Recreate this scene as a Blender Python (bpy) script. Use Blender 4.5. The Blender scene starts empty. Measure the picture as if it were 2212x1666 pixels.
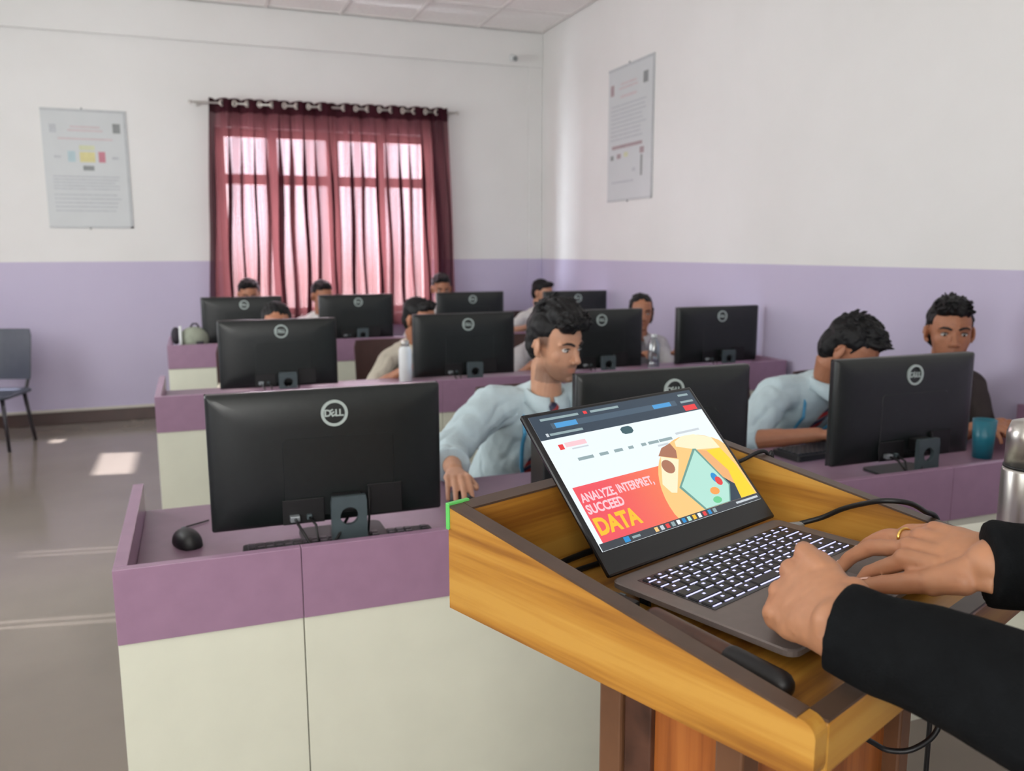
import bpy, bmesh, math, random
import numpy as np
from mathutils import Vector, Matrix, Euler, noise
from math import sin, cos, pi, radians as rad

random.seed(7)
SC = bpy.context.scene
COL = SC.collection
CAM_H = 1.37

# ------------------------------------------------------------------ camera
cam_d = bpy.data.cameras.new('camera')
cam_d.sensor_fit = 'HORIZONTAL'
cam_d.sensor_width = 36.0
cam_d.lens = 1820.0 / 2212.0 * 36.0
cam_d.clip_start = 0.02
cam_d.dof.use_dof = True
cam_d.dof.focus_distance = 1.05
cam_d.dof.aperture_fstop = 6.5
cam = bpy.data.objects.new('camera', cam_d)
COL.objects.link(cam)
cam.matrix_world = Matrix(((0.93572, 0.05848, -0.34785, 0.0),
                           (-0.35273, 0.14823, -0.92391, 0.0),
                           (-0.00247, 0.98722, 0.15933, CAM_H),
                           (0, 0, 0, 1)))
SC.camera = cam

# ------------------------------------------------------------------ world, sun, window light, exposure
world = bpy.data.worlds.new('world')
SC.world = world
world.use_nodes = True
bg = world.node_tree.nodes['Background']
_w = world.node_tree
_tc = _w.nodes.new('ShaderNodeTexCoord'); _sp = _w.nodes.new('ShaderNodeSeparateXYZ'); _rp = _w.nodes.new('ShaderNodeValToRGB')
_mr = _w.nodes.new('ShaderNodeMath'); _mr.operation = 'MULTIPLY_ADD'; _mr.inputs[1].default_value = 0.5; _mr.inputs[2].default_value = 0.5
_w.links.new(_tc.outputs['Generated'], _sp.inputs[0]); _w.links.new(_sp.outputs['Z'], _mr.inputs[0]); _w.links.new(_mr.outputs[0], _rp.inputs[0])
_rp.color_ramp.elements[0].position = 0.485; _rp.color_ramp.elements[0].color = (0.60, 0.50, 0.46, 1)      # sunlit ground
_rp.color_ramp.elements[1].position = 0.515; _rp.color_ramp.elements[1].color = (0.97, 0.98, 1.0, 1)       # hazy bright sky
_w.links.new(_rp.outputs[0], bg.inputs[0])
bg.inputs[1].default_value = 12.5

def lamp(name, kind, loc, direction, energy, color, size=None, size_y=None):
    d = bpy.data.lights.new(name, kind)
    d.energy = energy
    d.color = color
    if kind == 'AREA':
        d.shape = 'RECTANGLE'; d.size = size; d.size_y = size_y
    if kind == 'SUN':
        d.angle = rad(0.8)
    o = bpy.data.objects.new(name, d)
    COL.objects.link(o)
    o.location = loc
    o.rotation_euler = Vector(direction).to_track_quat('-Z', 'Y').to_euler()
    return o

lamp('sun', 'SUN', (-6, 7, 5), (0.98, -0.19, -0.577), 26.0, (0.97, 0.95, 1.0))
# daylight entering through the frosted windows of the left wall
lamp('daylight_left_window_near', 'AREA', (-2.55, -0.5, 1.85), (1, 0, 0.15), 48, (0.97, 1.0, 0.97), 2.2, 1.5)
lamp('daylight_left_window_far', 'AREA', (-2.55, 4.2, 1.85), (1, 0, 0.15), 82, (0.96, 1.0, 0.99), 2.2, 1.5)
lamp('rear_fill_light', 'AREA', (-1.0, -2.15, 1.85), (0, 1, 0.15), 78, (1.0, 0.99, 0.95), 1.8, 1.5)  # added fill, no window known there; brightens the desk fronts
# sky just outside the curtained window of the back wall
lamp('daylight_curtained_window', 'AREA', (1.14, 8.1, 1.75), (0, -1, 0), 1500, (1.0, 0.97, 0.97), 2.6, 2.2)

SC.view_settings.view_transform = 'Standard'
SC.view_settings.look = 'None'
SC.view_settings.exposure = 0.0
SC.view_settings.gamma = 1.0
SC.view_settings.use_curve_mapping = False
SC.cycles.use_denoising = True
SC.cycles.max_bounces = 8
SC.cycles.transparent_max_bounces = 24
SC.cycles.sample_clamp_indirect = 4.0
SC.cycles.caustics_reflective = False
SC.cycles.caustics_refractive = False

# ------------------------------------------------------------------ materials
def s2l(c):
    return tuple(((v / 255.0) / 12.92 if v / 255.0 <= 0.04045 else ((v / 255.0 + 0.055) / 1.055) ** 2.4) for v in c)

def new_mat(name):
    m = bpy.data.materials.new(name)
    m.use_nodes = True
    nt = m.node_tree
    return m, nt, nt.nodes['Principled BSDF']

def mat(name, rgb, rough=0.6, var=0.06, scale=18.0, bump=0.0, metal=0.0, coat=0.0, bscale=None, stretch=None, spec=0.5):
    m, nt, b = new_mat(name)
    base = s2l(rgb)
    tc = nt.nodes.new('ShaderNodeTexCoord')
    mp = nt.nodes.new('ShaderNodeMapping')
    nt.links.new(tc.outputs['Object'], mp.inputs[0])
    if stretch:
        mp.inputs['Scale'].default_value = stretch
    nz = nt.nodes.new('ShaderNodeTexNoise')
    nz.inputs['Scale'].default_value = scale
    nz.inputs['Detail'].default_value = 5
    nt.links.new(mp.outputs[0], nz.inputs['Vector'])
    rp = nt.nodes.new('ShaderNodeValToRGB')
    rp.color_ramp.elements[0].position = 0.3
    rp.color_ramp.elements[1].position = 0.7
    rp.color_ramp.elements[0].color = tuple(max(0, v * (1 - var)) for v in base) + (1,)
    rp.color_ramp.elements[1].color = tuple(min(1, v * (1 + var)) for v in base) + (1,)
    nt.links.new(nz.outputs['Fac'], rp.inputs[0])
    nt.links.new(rp.outputs[0], b.inputs['Base Color'])
    b.inputs['Roughness'].default_value = rough
    b.inputs['Metallic'].default_value = metal
    b.inputs['Coat Weight'].default_value = coat
    b.inputs['Specular IOR Level'].default_value = spec
    if bump:
        n2 = nt.nodes.new('ShaderNodeTexNoise')
        n2.inputs['Scale'].default_value = bscale or scale * 6
        n2.inputs['Detail'].default_value = 4
        nt.links.new(mp.outputs[0], n2.inputs['Vector'])
        bp = nt.nodes.new('ShaderNodeBump')
        bp.inputs['Strength'].default_value = bump
        bp.inputs['Distance'].default_value = 0.002
        nt.links.new(n2.outputs['Fac'], bp.inputs['Height'])
        nt.links.new(bp.outputs[0], b.inputs['Normal'])
    return m

def mat_emit(name, rgb, strength=1.0, base=(10, 10, 12)):
    m, nt, b = new_mat(name)
    b.inputs['Base Color'].default_value = s2l(base) + (1,)
    b.inputs['Roughness'].default_value = 0.25
    b.inputs['Emission Color'].default_value = s2l(rgb) + (1,)
    b.inputs['Emission Strength'].default_value = strength
    return m

def mat_wood(name, c_dark, c_mid, c_light, axis=0, scale=1.0, rough=0.35):
    """laminate with long grain streaks running along one object axis"""
    m, nt, b = new_mat(name)
    tc = nt.nodes.new('ShaderNodeTexCoord')
    mp = nt.nodes.new('ShaderNodeMapping')
    sc = [14 * scale, 14 * scale, 14 * scale]
    sc[axis] = 0.55 * scale
    mp.inputs['Scale'].default_value = sc
    nt.links.new(tc.outputs['Object'], mp.inputs[0])
    n1 = nt.nodes.new('ShaderNodeTexNoise')
    n1.inputs['Scale'].default_value = 2.3
    n1.inputs['Detail'].default_value = 6
    n1.inputs['Roughness'].default_value = 0.5
    n1.inputs['Distortion'].default_value = 0.2
    nt.links.new(mp.outputs[0], n1.inputs['Vector'])
    n2 = nt.nodes.new('ShaderNodeTexNoise')
    n2.inputs['Scale'].default_value = 14
    n2.inputs['Detail'].default_value = 3
    nt.links.new(mp.outputs[0], n2.inputs['Vector'])
    mx = nt.nodes.new('ShaderNodeMath'); mx.operation = 'MULTIPLY_ADD'
    mx.inputs[1].default_value = 0.25
    nt.links.new(n2.outputs['Fac'], mx.inputs[0])
    nt.links.new(n1.outputs['Fac'], mx.inputs[2])
    rp = nt.nodes.new('ShaderNodeValToRGB')
    e = rp.color_ramp.elements
    e[0].position = 0.42; e[0].color = s2l(c_dark) + (1,)
    e[1].position = 0.75; e[1].color = s2l(c_light) + (1,)
    k = e.new(0.58); k.color = s2l(c_mid) + (1,)
    nt.links.new(mx.outputs[0], rp.inputs[0])
    nt.links.new(rp.outputs[0], b.inputs['Base Color'])
    b.inputs['Roughness'].default_value = rough
    return m

def mat_wall(name):
    """white emulsion above, lilac dado paint below 1.28 m"""
    m, nt, b = new_mat(name)
    g = nt.nodes.new('ShaderNodeNewGeometry')
    sp = nt.nodes.new('ShaderNodeSeparateXYZ')
    nt.links.new(g.outputs['Position'], sp.inputs[0])
    gt = nt.nodes.new('ShaderNodeMath'); gt.operation = 'GREATER_THAN'; gt.inputs[1].default_value = 1.283
    nt.links.new(sp.outputs['Z'], gt.inputs[0])
    nz = nt.nodes.new('ShaderNodeTexNoise'); nz.inputs['Scale'].default_value = 1.7; nz.inputs['Detail'].default_value = 6
    nt.links.new(g.outputs['Position'], nz.inputs['Vector'])
    def ramp(a, c):
        r = nt.nodes.new('ShaderNodeValToRGB')
        r.color_ramp.elements[0].position = 0.3; r.color_ramp.elements[1].position = 0.7
        r.color_ramp.elements[0].color = a + (1,); r.color_ramp.elements[1].color = c + (1,)
        nt.links.new(nz.outputs['Fac'], r.inputs[0]); return r
    r1 = ramp((0.545, 0.49, 0.655), (0.57, 0.515, 0.68))
    r2 = ramp((0.79, 0.785, 0.765), (0.83, 0.825, 0.81))
    mx = nt.nodes.new('ShaderNodeMix'); mx.data_type = 'RGBA'
    nt.links.new(gt.outputs[0], mx.inputs[0])
    nt.links.new(r1.outputs[0], mx.inputs[6]); nt.links.new(r2.outputs[0], mx.inputs[7])
    nt.links.new(mx.outputs[2], b.inputs['Base Color'])
    b.inputs['Roughness'].default_value = 0.55
    n2 = nt.nodes.new('ShaderNodeTexNoise'); n2.inputs['Scale'].default_value = 60
    nt.links.new(g.outputs['Position'], n2.inputs['Vector'])
    bp = nt.nodes.new('ShaderNodeBump'); bp.inputs['Strength'].default_value = 0.08; bp.inputs['Distance'].default_value = 0.003
    nt.links.new(n2.outputs['Fac'], bp.inputs['Height']); nt.links.new(bp.outputs[0], b.inputs['Normal'])
    return m

def mat_curtain(name):
    m = bpy.data.materials.new(name); m.use_nodes = True
    nt = m.node_tree; nt.nodes.clear()
    out = nt.nodes.new('ShaderNodeOutputMaterial')
    tc = nt.nodes.new('ShaderNodeTexCoord')
    mp = nt.nodes.new('ShaderNodeMapping'); mp.inputs['Scale'].default_value = (60, 60, 1.5)
    nt.links.new(tc.outputs['Object'], mp.inputs[0])
    nz = nt.nodes.new('ShaderNodeTexNoise'); nz.inputs['Scale'].default_value = 1.0; nz.inputs['Detail'].default_value = 4
    nt.links.new(mp.outputs[0], nz.inputs['Vector'])
    rp = nt.nodes.new('ShaderNodeValToRGB')
    rp.color_ramp.elements[0].color = s2l((44, 21, 29)) + (1,)
    rp.color_ramp.elements[1].color = s2l((58, 28, 37)) + (1,)
    nt.links.new(nz.outputs['Fac'], rp.inputs[0])
    df = nt.nodes.new('ShaderNodeBsdfDiffuse')
    nt.links.new(rp.outputs[0], df.inputs[0])
    tl = nt.nodes.new('ShaderNodeBsdfTranslucent'); tl.inputs[0].default_value = s2l((196, 118, 118)) + (1,)
    tr = nt.nodes.new('ShaderNodeBsdfTransparent'); tr.inputs[0].default_value = s2l((244, 222, 226)) + (1,)
    m1 = nt.nodes.new('ShaderNodeMixShader'); m1.inputs[0].default_value = 0.05
    nt.links.new(df.outputs[0], m1.inputs[1]); nt.links.new(tl.outputs[0], m1.inputs[2])
    m2 = nt.nodes.new('ShaderNodeMixShader'); m2.inputs[0].default_value = 0.14
    mp2 = nt.nodes.new('ShaderNodeMapping'); mp2.inputs['Scale'].default_value = (17, 17, 0.35)
    nt.links.new(tc.outputs['Object'], mp2.inputs[0])
    nz2 = nt.nodes.new('ShaderNodeTexNoise'); nz2.inputs['Scale'].default_value = 1.0; nz2.inputs['Detail'].default_value = 3
    nt.links.new(mp2.outputs[0], nz2.inputs['Vector'])
    rg = nt.nodes.new('ShaderNodeMapRange'); rg.inputs['From Min'].default_value = 0.35; rg.inputs['From Max'].default_value = 0.62; rg.inputs['To Min'].default_value = 0.07; rg.inputs['To Max'].default_value = 0.17
    nt.links.new(nz2.outputs['Fac'], rg.inputs[0]); nt.links.new(rg.outputs[0], m2.inputs[0])      # streaks in the transparency, put in for the shading of folds
    nt.links.new(m1.outputs[0], m2.inputs[1]); nt.links.new(tr.outputs[0], m2.inputs[2])
    nt.links.new(m2.outputs[0], out.inputs[0])
    return m

def mat_skin(name, rgb):
    m, nt, b = new_mat(name)
    at = nt.nodes.new('ShaderNodeAttribute'); at.attribute_name = 'tone'
    nz = nt.nodes.new('ShaderNodeTexNoise'); nz.inputs['Scale'].default_value = 45; nz.inputs['Detail'].default_value = 4
    tc = nt.nodes.new('ShaderNodeTexCoord'); nt.links.new(tc.outputs['Object'], nz.inputs['Vector'])
    base = s2l(rgb)
    rp = nt.nodes.new('ShaderNodeValToRGB')
    rp.color_ramp.elements[0].color = tuple(v * 0.86 for v in base) + (1,)
    rp.color_ramp.elements[1].color = tuple(min(1, v * 1.12) for v in base) + (1,)
    nt.links.new(nz.outputs['Fac'], rp.inputs[0])
    mx = nt.nodes.new('ShaderNodeMix'); mx.data_type = 'RGBA'; mx.blend_type = 'MULTIPLY'; mx.inputs[0].default_value = 1
    nt.links.new(rp.outputs[0], mx.inputs[6]); nt.links.new(at.outputs['Color'], mx.inputs[7])
    nt.links.new(mx.outputs[2], b.inputs['Base Color'])
    b.inputs['Roughness'].default_value = 0.5
    b.inputs['Subsurface Weight'].default_value = 0.08
    b.inputs['Subsurface Radius'].default_value = (0.01, 0.004, 0.002)
    return m

def mat_stripes(name):
    """diagonal red / navy / grey school-tie stripes"""
    m, nt, b = new_mat(name)
    tc = nt.nodes.new('ShaderNodeTexCoord')
    mp = nt.nodes.new('ShaderNodeMapping'); mp.inputs['Rotation'].default_value = (0, rad(40), 0)
    nt.links.new(tc.outputs['Object'], mp.inputs[0])
    w = nt.nodes.new('ShaderNodeTexWave'); w.bands_direction = 'Z'; w.inputs['Scale'].default_value = 9; w.wave_profile = 'SAW'
    nt.links.new(mp.outputs[0], w.inputs['Vector'])
    rp = nt.nodes.new('ShaderNodeValToRGB'); rp.color_ramp.interpolation = 'CONSTANT'
    e = rp.color_ramp.elements
    e[0].position = 0; e[0].color = s2l((150, 40, 42)) + (1,)
    e[1].position = 0.45; e[1].color = s2l((38, 40, 66)) + (1,)
    k = e.new(0.85); k.color = s2l((120, 112, 120)) + (1,)
    nt.links.new(w.outputs['Fac'], rp.inputs[0]); nt.links.new(rp.outputs[0], b.inputs['Base Color'])
    b.inputs['Roughness'].default_value = 0.5
    return m

def mat_glass(name, rgb=(235, 240, 245), alpha=0.85, rough=0.05):
    m = bpy.data.materials.new(name); m.use_nodes = True
    nt = m.node_tree; nt.nodes.clear()
    out = nt.nodes.new('ShaderNodeOutputMaterial')
    tr = nt.nodes.new('ShaderNodeBsdfTransparent'); tr.inputs[0].default_value = s2l(rgb) + (1,)
    gl = nt.nodes.new('ShaderNodeBsdfGlossy'); gl.inputs['Roughness'].default_value = rough
    mx = nt.nodes.new('ShaderNodeMixShader'); mx.inputs[0].default_value = alpha
    nt.links.new(gl.outputs[0], mx.inputs[1]); nt.links.new(tr.outputs[0], mx.inputs[2])
    nt.links.new(mx.outputs[0], out.inputs[0])
    return m

M = {}
M['wall'] = mat_wall('wall_paint')
M['ceiling'] = mat('ceiling_tile', (250, 247, 244), 0.9, 0.04, 40, 0.25)
M['tbar'] = mat('ceiling_bar', (230, 226, 223), 0.6, 0.03)
M['floor'] = mat('polished_floor_tile', (130, 120, 110), 0.14, 0.06, 2.5, 0.02, spec=0.6)
M['skirting'] = mat('dark_skirting', (64, 40, 34), 0.3, 0.15, 8)
M['skirt_top'] = mat('pale_skirting_trim', (205, 200, 190), 0.4, 0.04)
M['frame'] = mat('window_frame_paint', (150, 92, 92), 0.5, 0.08)
M['glass'] = mat_glass('window_glass')
M['frosted'] = mat('frosted_glass', (225, 230, 235), 0.6, 0.03)
M['curtain'] = mat_curtain('maroon_curtain')
M['steel'] = mat('brushed_steel', (190, 186, 180), 0.28, 0.08, 30, 0, 0.9)
M['eyelet'] = mat('brightened_eyelet_metal', (226, 218, 208), 0.3, 0.05, 30, 0, 0.35)  # steel made paler, to carry its reflections and light through the holes
M['purple'] = mat('purple_laminate', (156, 123, 148), 0.32, 0.05, 22, 0.03)
M['purple_top'] = mat('shaded_purple_desktop', (130, 102, 120), 0.35, 0.06, 22, 0.03)  # darker than the purple laminate, to carry the rim's shade
M['cream'] = mat('cream_laminate', (222, 224, 206), 0.4, 0.025, 9)
M['mon'] = mat('black_monitor_plastic', (24, 29, 29), 0.33, 0.12, 60, 0.1, bscale=500)
M['mon2'] = mat('matt_black_plastic', (13, 13, 15), 0.5, 0.15, 40)
M['neck'] = mat('grey_stand_plastic', (74, 86, 90), 0.4, 0.06, 30)
M['logo'] = mat('silver_logo', (186, 200, 196), 0.35, 0.03, 30, 0, 0.2)
M['white'] = mat('white_plastic', (225, 228, 228), 0.4, 0.03)
M['port'] = mat('connector_shell', (170, 178, 182), 0.35, 0.1, 60, 0, 0.6)
M['black'] = mat('black_rubber', (14, 14, 16), 0.45, 0.2, 30)
M['screen_on'] = mat_emit('lit_monitor_panel', (190, 205, 225), 1.1)
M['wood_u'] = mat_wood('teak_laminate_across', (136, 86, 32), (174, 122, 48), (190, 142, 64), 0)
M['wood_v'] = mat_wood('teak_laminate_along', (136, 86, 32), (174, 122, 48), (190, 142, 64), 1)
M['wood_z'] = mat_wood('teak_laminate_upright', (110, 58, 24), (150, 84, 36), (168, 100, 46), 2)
M['rim'] = mat('dark_edge_band', (78, 60, 48), 0.4, 0.12, 25)
M['post'] = mat('brown_post', (98, 66, 44), 0.4, 0.2, 14)
M['scuff'] = mat('scuffed_brown_channel', (72, 46, 34), 0.35, 0.5, 22)
M['green'] = mat('green_tape', (96, 190, 96), 0.4, 0.08)
M['lap_grey'] = mat('laptop_grey_metal', (116, 106, 102), 0.45, 0.05, 60, 0, 0.35)
M['lap_dark'] = mat('laptop_black_bezel', (15, 15, 18), 0.22, 0.1)
M['key'] = mat('black_key', (26, 26, 32), 0.4, 0.1)
M['legend'] = mat_emit('key_backlight', (200, 200, 255), 1.5)
M['pad'] = mat('touchpad', (124, 116, 114), 0.35, 0.03)
M['jacket'] = mat('black_wool_jacket', (10, 12, 14), 0.9, 0.25, 60, 0.4, bscale=400, spec=0.15)
M['hair'] = mat('black_hair', (11, 10, 12), 0.55, 0.4, 40, 0.6, bscale=160, stretch=(1, 1, 0.4), spec=0.3)
M['brow'] = mat('dark_brow', (34, 24, 22), 0.7, 0.2)
M['eye_white'] = mat('eye_white', (205, 200, 195), 0.25, 0.03)
M['iris'] = mat('dark_iris', (24, 15, 12), 0.15, 0.1)
M['nail'] = mat('nail', (222, 178, 160), 0.3, 0.04)
M['gold'] = mat('gold_ring', (228, 186, 100), 0.25, 0.05, 20, 0, 0.9)
M['skinA'] = mat_skin('skin_tan', (192, 142, 112))
M['skinB'] = mat_skin('skin_brown', (168, 112, 82))
M['skinT'] = mat_skin('skin_hand', (178, 126, 93))
M['shirt_blue'] = mat('pale_blue_cotton', (188, 206, 211), 0.85, 0.05, 25, 0.3, bscale=300)
M['shirt_beige'] = mat('beige_cotton', (198, 190, 172), 0.85, 0.05, 25, 0.3, bscale=300)
M['shirt_grey'] = mat('grey_cotton', (190, 186, 186), 0.85, 0.05, 25, 0.3, bscale=300)
M['shirt_white'] = mat('white_cotton', (224, 222, 218), 0.85, 0.04, 25, 0.3, bscale=300)
M['jacket_dk'] = mat('dark_brown_jacket', (54, 46, 44), 0.8, 0.15, 40, 0.4)
M['trouser'] = mat('charcoal_trousers', (44, 46, 54), 0.85, 0.1, 40)
M['shoe'] = mat('black_shoe', (18, 17, 17), 0.35, 0.1)
M['tie'] = mat_stripes('striped_tie_cloth')
M['lanyard'] = mat('blue_ribbon', (72, 150, 190), 0.5, 0.06)
M['chair_brown'] = mat('brown_chair_plastic', (62, 34, 30), 0.45, 0.1)
M['chair_grey'] = mat('slate_chair_plastic', (66, 70, 82), 0.4, 0.08)
M['chair_leg'] = mat('dark_chair_leg', (44, 40, 46), 0.4, 0.1)
M['poster'] = mat('laminated_paper', (204, 208, 209), 0.4, 0.02, 6)
M['p_edge'] = mat('poster_edge', (184, 188, 190), 0.4, 0.05)
M['p_grey'] = mat('print_grey', (186, 190, 194), 0.5, 0.08, 60)
M['p_pink'] = mat('print_pink', (204, 192, 194), 0.5, 0.05)
M['p_yellow'] = mat('print_yellow', (216, 208, 150), 0.5, 0.05)
M['p_lime'] = mat('print_lime', (208, 212, 178), 0.5, 0.05)
M['p_teal'] = mat('print_teal', (178, 200, 205), 0.5, 0.05)
M['p_red'] = mat('print_red', (196, 128, 142), 0.5, 0.06)
M['p_dark'] = mat('print_dark', (136, 140, 140), 0.5, 0.1)
M['p_maroon'] = mat('print_maroon', (166, 146, 150), 0.5, 0.08)
M['teal'] = mat('teal_plastic', (30, 110, 128), 0.3, 0.05)
M['pink'] = mat('pink_plastic', (222, 178, 220), 0.4, 0.04)
M['orange'] = mat('orange_plastic', (206, 92, 52), 0.45, 0.08)
M['clear'] = mat_glass('clear_plastic', (205, 215, 220), 0.7, 0.15)
M['bag'] = mat('grey_green_canvas', (150, 156, 140), 0.85, 0.1, 40, 0.3)
M['bag_dark'] = mat('dark_canvas', (50, 46, 54), 0.85, 0.15, 40, 0.3)

# ------------------------------------------------------------------ mesh helpers
def norm(v):
    v = np.asarray(v, float); return v / (np.linalg.norm(v) + 1e-12)

def perp(d):
    d = norm(d); a = np.array([0, 0, 1.0]) if abs(d[2]) < 0.9 else np.array([1.0, 0, 0])
    x = norm(np.cross(a, d)); return x, np.cross(d, x)

class MB:
    def __init__(s):
        s.v = []; s.f = []; s.m = []
    def add(s, vs, fs, mi=0):
        o = len(s.v); s.v += [tuple(map(float, p)) for p in vs]
        s.f += [tuple(i + o for i in f) for f in fs]; s.m += [mi] * len(fs)
    def box(s, a, b, mi=0):
        x0, y0, z0 = a; x1, y1, z1 = b
        s.add([(x0, y0, z0), (x1, y0, z0), (x1, y1, z0), (x0, y1, z0), (x0, y0, z1), (x1, y0, z1), (x1, y1, z1), (x0, y1, z1)],
              [(0, 3, 2, 1), (4, 5, 6, 7), (0, 1, 5, 4), (1, 2, 6, 5), (2, 3, 7, 6), (3, 0, 4, 7)], mi)
    def prism(s, poly, d, mi=0):
        """poly: 3-D loop, extruded by vector d"""
        n = len(poly); d = np.asarray(d, float)
        vs = [np.asarray(p, float) for p in poly] + [np.asarray(p, float) + d for p in poly]
        fs = [tuple(range(n))[::-1], tuple(range(n, 2 * n))] + [(i, (i + 1) % n, n + (i + 1) % n, n + i) for i in range(n)]
        s.add(vs, fs, mi)
    def loft(s, rings, cap=True, mi=0, closed=True):
        """rings: list of lists of points with the same count"""
        n = len(rings[0]); vs = [p for r in rings for p in r]; fs = []
        for k in range(len(rings) - 1):
            for i in range(n if closed else n - 1):
                j = (i + 1) % n
                fs.append((k * n + i, k * n + j, (k + 1) * n + j, (k + 1) * n + i))
        if cap:
            fs.append(tuple(range(n))[::-1]); fs.append(tuple((len(rings) - 1) * n + i for i in range(n)))
        s.add(vs, fs, mi)
    def ell_loft(s, secs, n=20, mi=0):
        """secs: (centre, axis_a, axis_b) half axes; rounded end caps"""
        rings = []
        for c, a, b in secs:
            c, a, b = (np.asarray(q, float) for q in (c, a, b))
            rings.append([c + a * cos(2 * pi * i / n) + b * sin(2 * pi * i / n) for i in range(n)])
        s.loft(rings, True, mi)
    def caps(s, p0, p1, r0, r1, n=12, mi=0, flat=None):
        """tapered capsule; flat=(axis, factor) squeezes the section along an axis"""
        p0 = np.asarray(p0, float); p1 = np.asarray(p1, float)
        d = norm(p1 - p0); x, y = perp(d)
        rings = []
        for k in range(5):
            a = pi / 2 * (1 - k / 4.0)
            rings.append((p0 - d * r0 * sin(a), max(r0 * cos(a), 1e-4)))
        for k in range(5):
            a = pi / 2 * k / 4.0
            rings.append((p1 + d * r1 * sin(a), max(r1 * cos(a), 1e-4)))
        out = []
        for c, r in rings:
            ring = [c + (x * cos(2 * pi * i / n) + y * sin(2 * pi * i / n)) * r for i in range(n)]
            if flat is not None:
                ax, fc = norm(flat[0]), flat[1]
                ring = [c + (q - c) - ax * ((q - c) @ ax) * (1 - fc) for q in ring]
            out.append(ring)
        s.loft(out, True, mi)
    def chain(s, pts, rs, n=12, mi=0):
        for a, b, r0, r1 in zip(pts[:-1], pts[1:], rs[:-1], rs[1:]):
            s.caps(a, b, r0, r1, n, mi)
    def ellipsoid(s, c, r, rot=None, nu=20, nv=12, mi=0):
        c = np.asarray(c, float); rot = np.eye(3) if rot is None else np.asarray(rot, float)
        rings = []
        for k in range(nv + 1):
            t = -pi / 2 + pi * k / nv
            cr = max(cos(t), 0.004)
            rings.append([c + rot @ np.array([r[0] * cr * cos(2 * pi * i / nu), r[1] * cr * sin(2 * pi * i / nu), r[2] * sin(t)]) for i in range(nu)])
        s.loft(rings, True, mi)
    def tube(s, pts, r, n=8, mi=0):
        pts = [np.asarray(p, float) for p in pts]; rings = []
        x = None
        for i, p in enumerate(pts):
            d = norm(pts[min(i + 1, len(pts) - 1)] - pts[max(i - 1, 0)])
            if x is None: x, y = perp(d)
            else:
                x = norm(x - d * (x @ d)); y = np.cross(d, x)
            rr = r[i] if hasattr(r, '__len__') else r
            rings.append([p + (x * cos(2 * pi * k / n) + y * sin(2 * pi * k / n)) * rr for k in range(n)])
        s.loft(rings, True, mi)
    def lathe(s, prof, c=(0, 0, 0), n=28, mi=0):
        rings = [[(c[0] + r * cos(2 * pi * i / n), c[1] + r * sin(2 * pi * i / n), c[2] + z) for i in range(n)] for r, z in prof]
        s.loft(rings, True, mi)
    def mesh(s, name):
        me = bpy.data.meshes.new(name)
        me.from_pydata(s.v, [], s.f)
        me.polygons.foreach_set('material_index', s.m)
        bm = bmesh.new(); bm.from_mesh(me)
        bmesh.ops.recalc_face_normals(bm, faces=bm.faces)
        bm.to_mesh(me); bm.free()
        me.update()
        return me
    def build(s, name, mats, parent=None, smooth=False, bevel=0.0, loc=None, rotz=0):
        return link(name, s.mesh(name), mats, parent, smooth, bevel, loc, rotz)

def link(name, me, mats, parent=None, smooth=False, bevel=0.0, loc=None, rotz=0):
    if not isinstance(mats, (list, tuple)): mats = [mats]
    if not me.materials:
        for k in mats: me.materials.append(M[k])
    if smooth:
        me.polygons.foreach_set('use_smooth', [True] * len(me.polygons))
    o = bpy.data.objects.new(name, me); COL.objects.link(o)
    if parent: o.parent = parent
    if loc is not None: o.location = loc
    o.rotation_euler.z = rotz
    if bevel:
        b = o.modifiers.new('bevel', 'BEVEL'); b.width = bevel; b.segments = 2; b.limit_method = 'ANGLE'; b.angle_limit = rad(40)
    if smooth == 'auto':
        pass
    return o

def tag(o, label=None, cat=None, group=None, kind=None):
    if label: o['label'] = label
    if cat: o['category'] = cat
    if group: o['group'] = group
    if kind: o['kind'] = kind
    return o

def thing(name, loc, label, cat, rotz=0, group=None):
    o = bpy.data.objects.new(name, None); COL.objects.link(o)
    o.location = loc; o.rotation_euler.z = rotz; o.empty_display_size = 0.1
    return tag(o, label, cat, group)

def copy_tree(o, parent=None):
    c = o.copy(); COL.objects.link(c); c.parent = parent
    for ch in list(o.children): copy_tree(ch, c)
    return c

def text_mesh(txt, size, extrude=0.0005, bold=0.0, align='CENTER'):
    cu = bpy.data.curves.new('txt', 'FONT'); cu.body = txt; cu.size = size; cu.extrude = extrude
    cu.align_x = align; cu.align_y = 'CENTER'; cu.offset = bold; cu.resolution_u = 3
    o = bpy.data.objects.new('txt', cu); COL.objects.link(o)
    dg = bpy.context.evaluated_depsgraph_get()
    me = bpy.data.meshes.new_from_object(o.evaluated_get(dg))
    bpy.data.objects.remove(o); bpy.data.curves.remove(cu)
    me.materials.clear()
    return me

def remesh(mb, voxel, smooth=4, sfac=0.5):
    """union of closed shapes as one continuous surface -> (verts, faces)"""
    me = mb.mesh('tmp'); o = bpy.data.objects.new('tmp', me); COL.objects.link(o)
    r = o.modifiers.new('r', 'REMESH'); r.mode = 'VOXEL'; r.voxel_size = voxel
    if smooth:
        k = o.modifiers.new('s', 'SMOOTH'); k.iterations = smooth; k.factor = sfac
    dg = bpy.context.evaluated_depsgraph_get()
    e = o.evaluated_get(dg); m2 = bpy.data.meshes.new_from_object(e)
    n = len(m2.vertices); v = np.empty(n * 3, np.float32); m2.vertices.foreach_get('co', v)
    f = [tuple(p.vertices) for p in m2.polygons]
    nr = np.empty(n * 3, np.float32); m2.vertices.foreach_get('normal', nr)
    bpy.data.objects.remove(o); bpy.data.meshes.remove(me); bpy.data.meshes.remove(m2)
    return v.reshape(-1, 3).astype(float), f, nr.reshape(-1, 3).astype(float)

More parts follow.
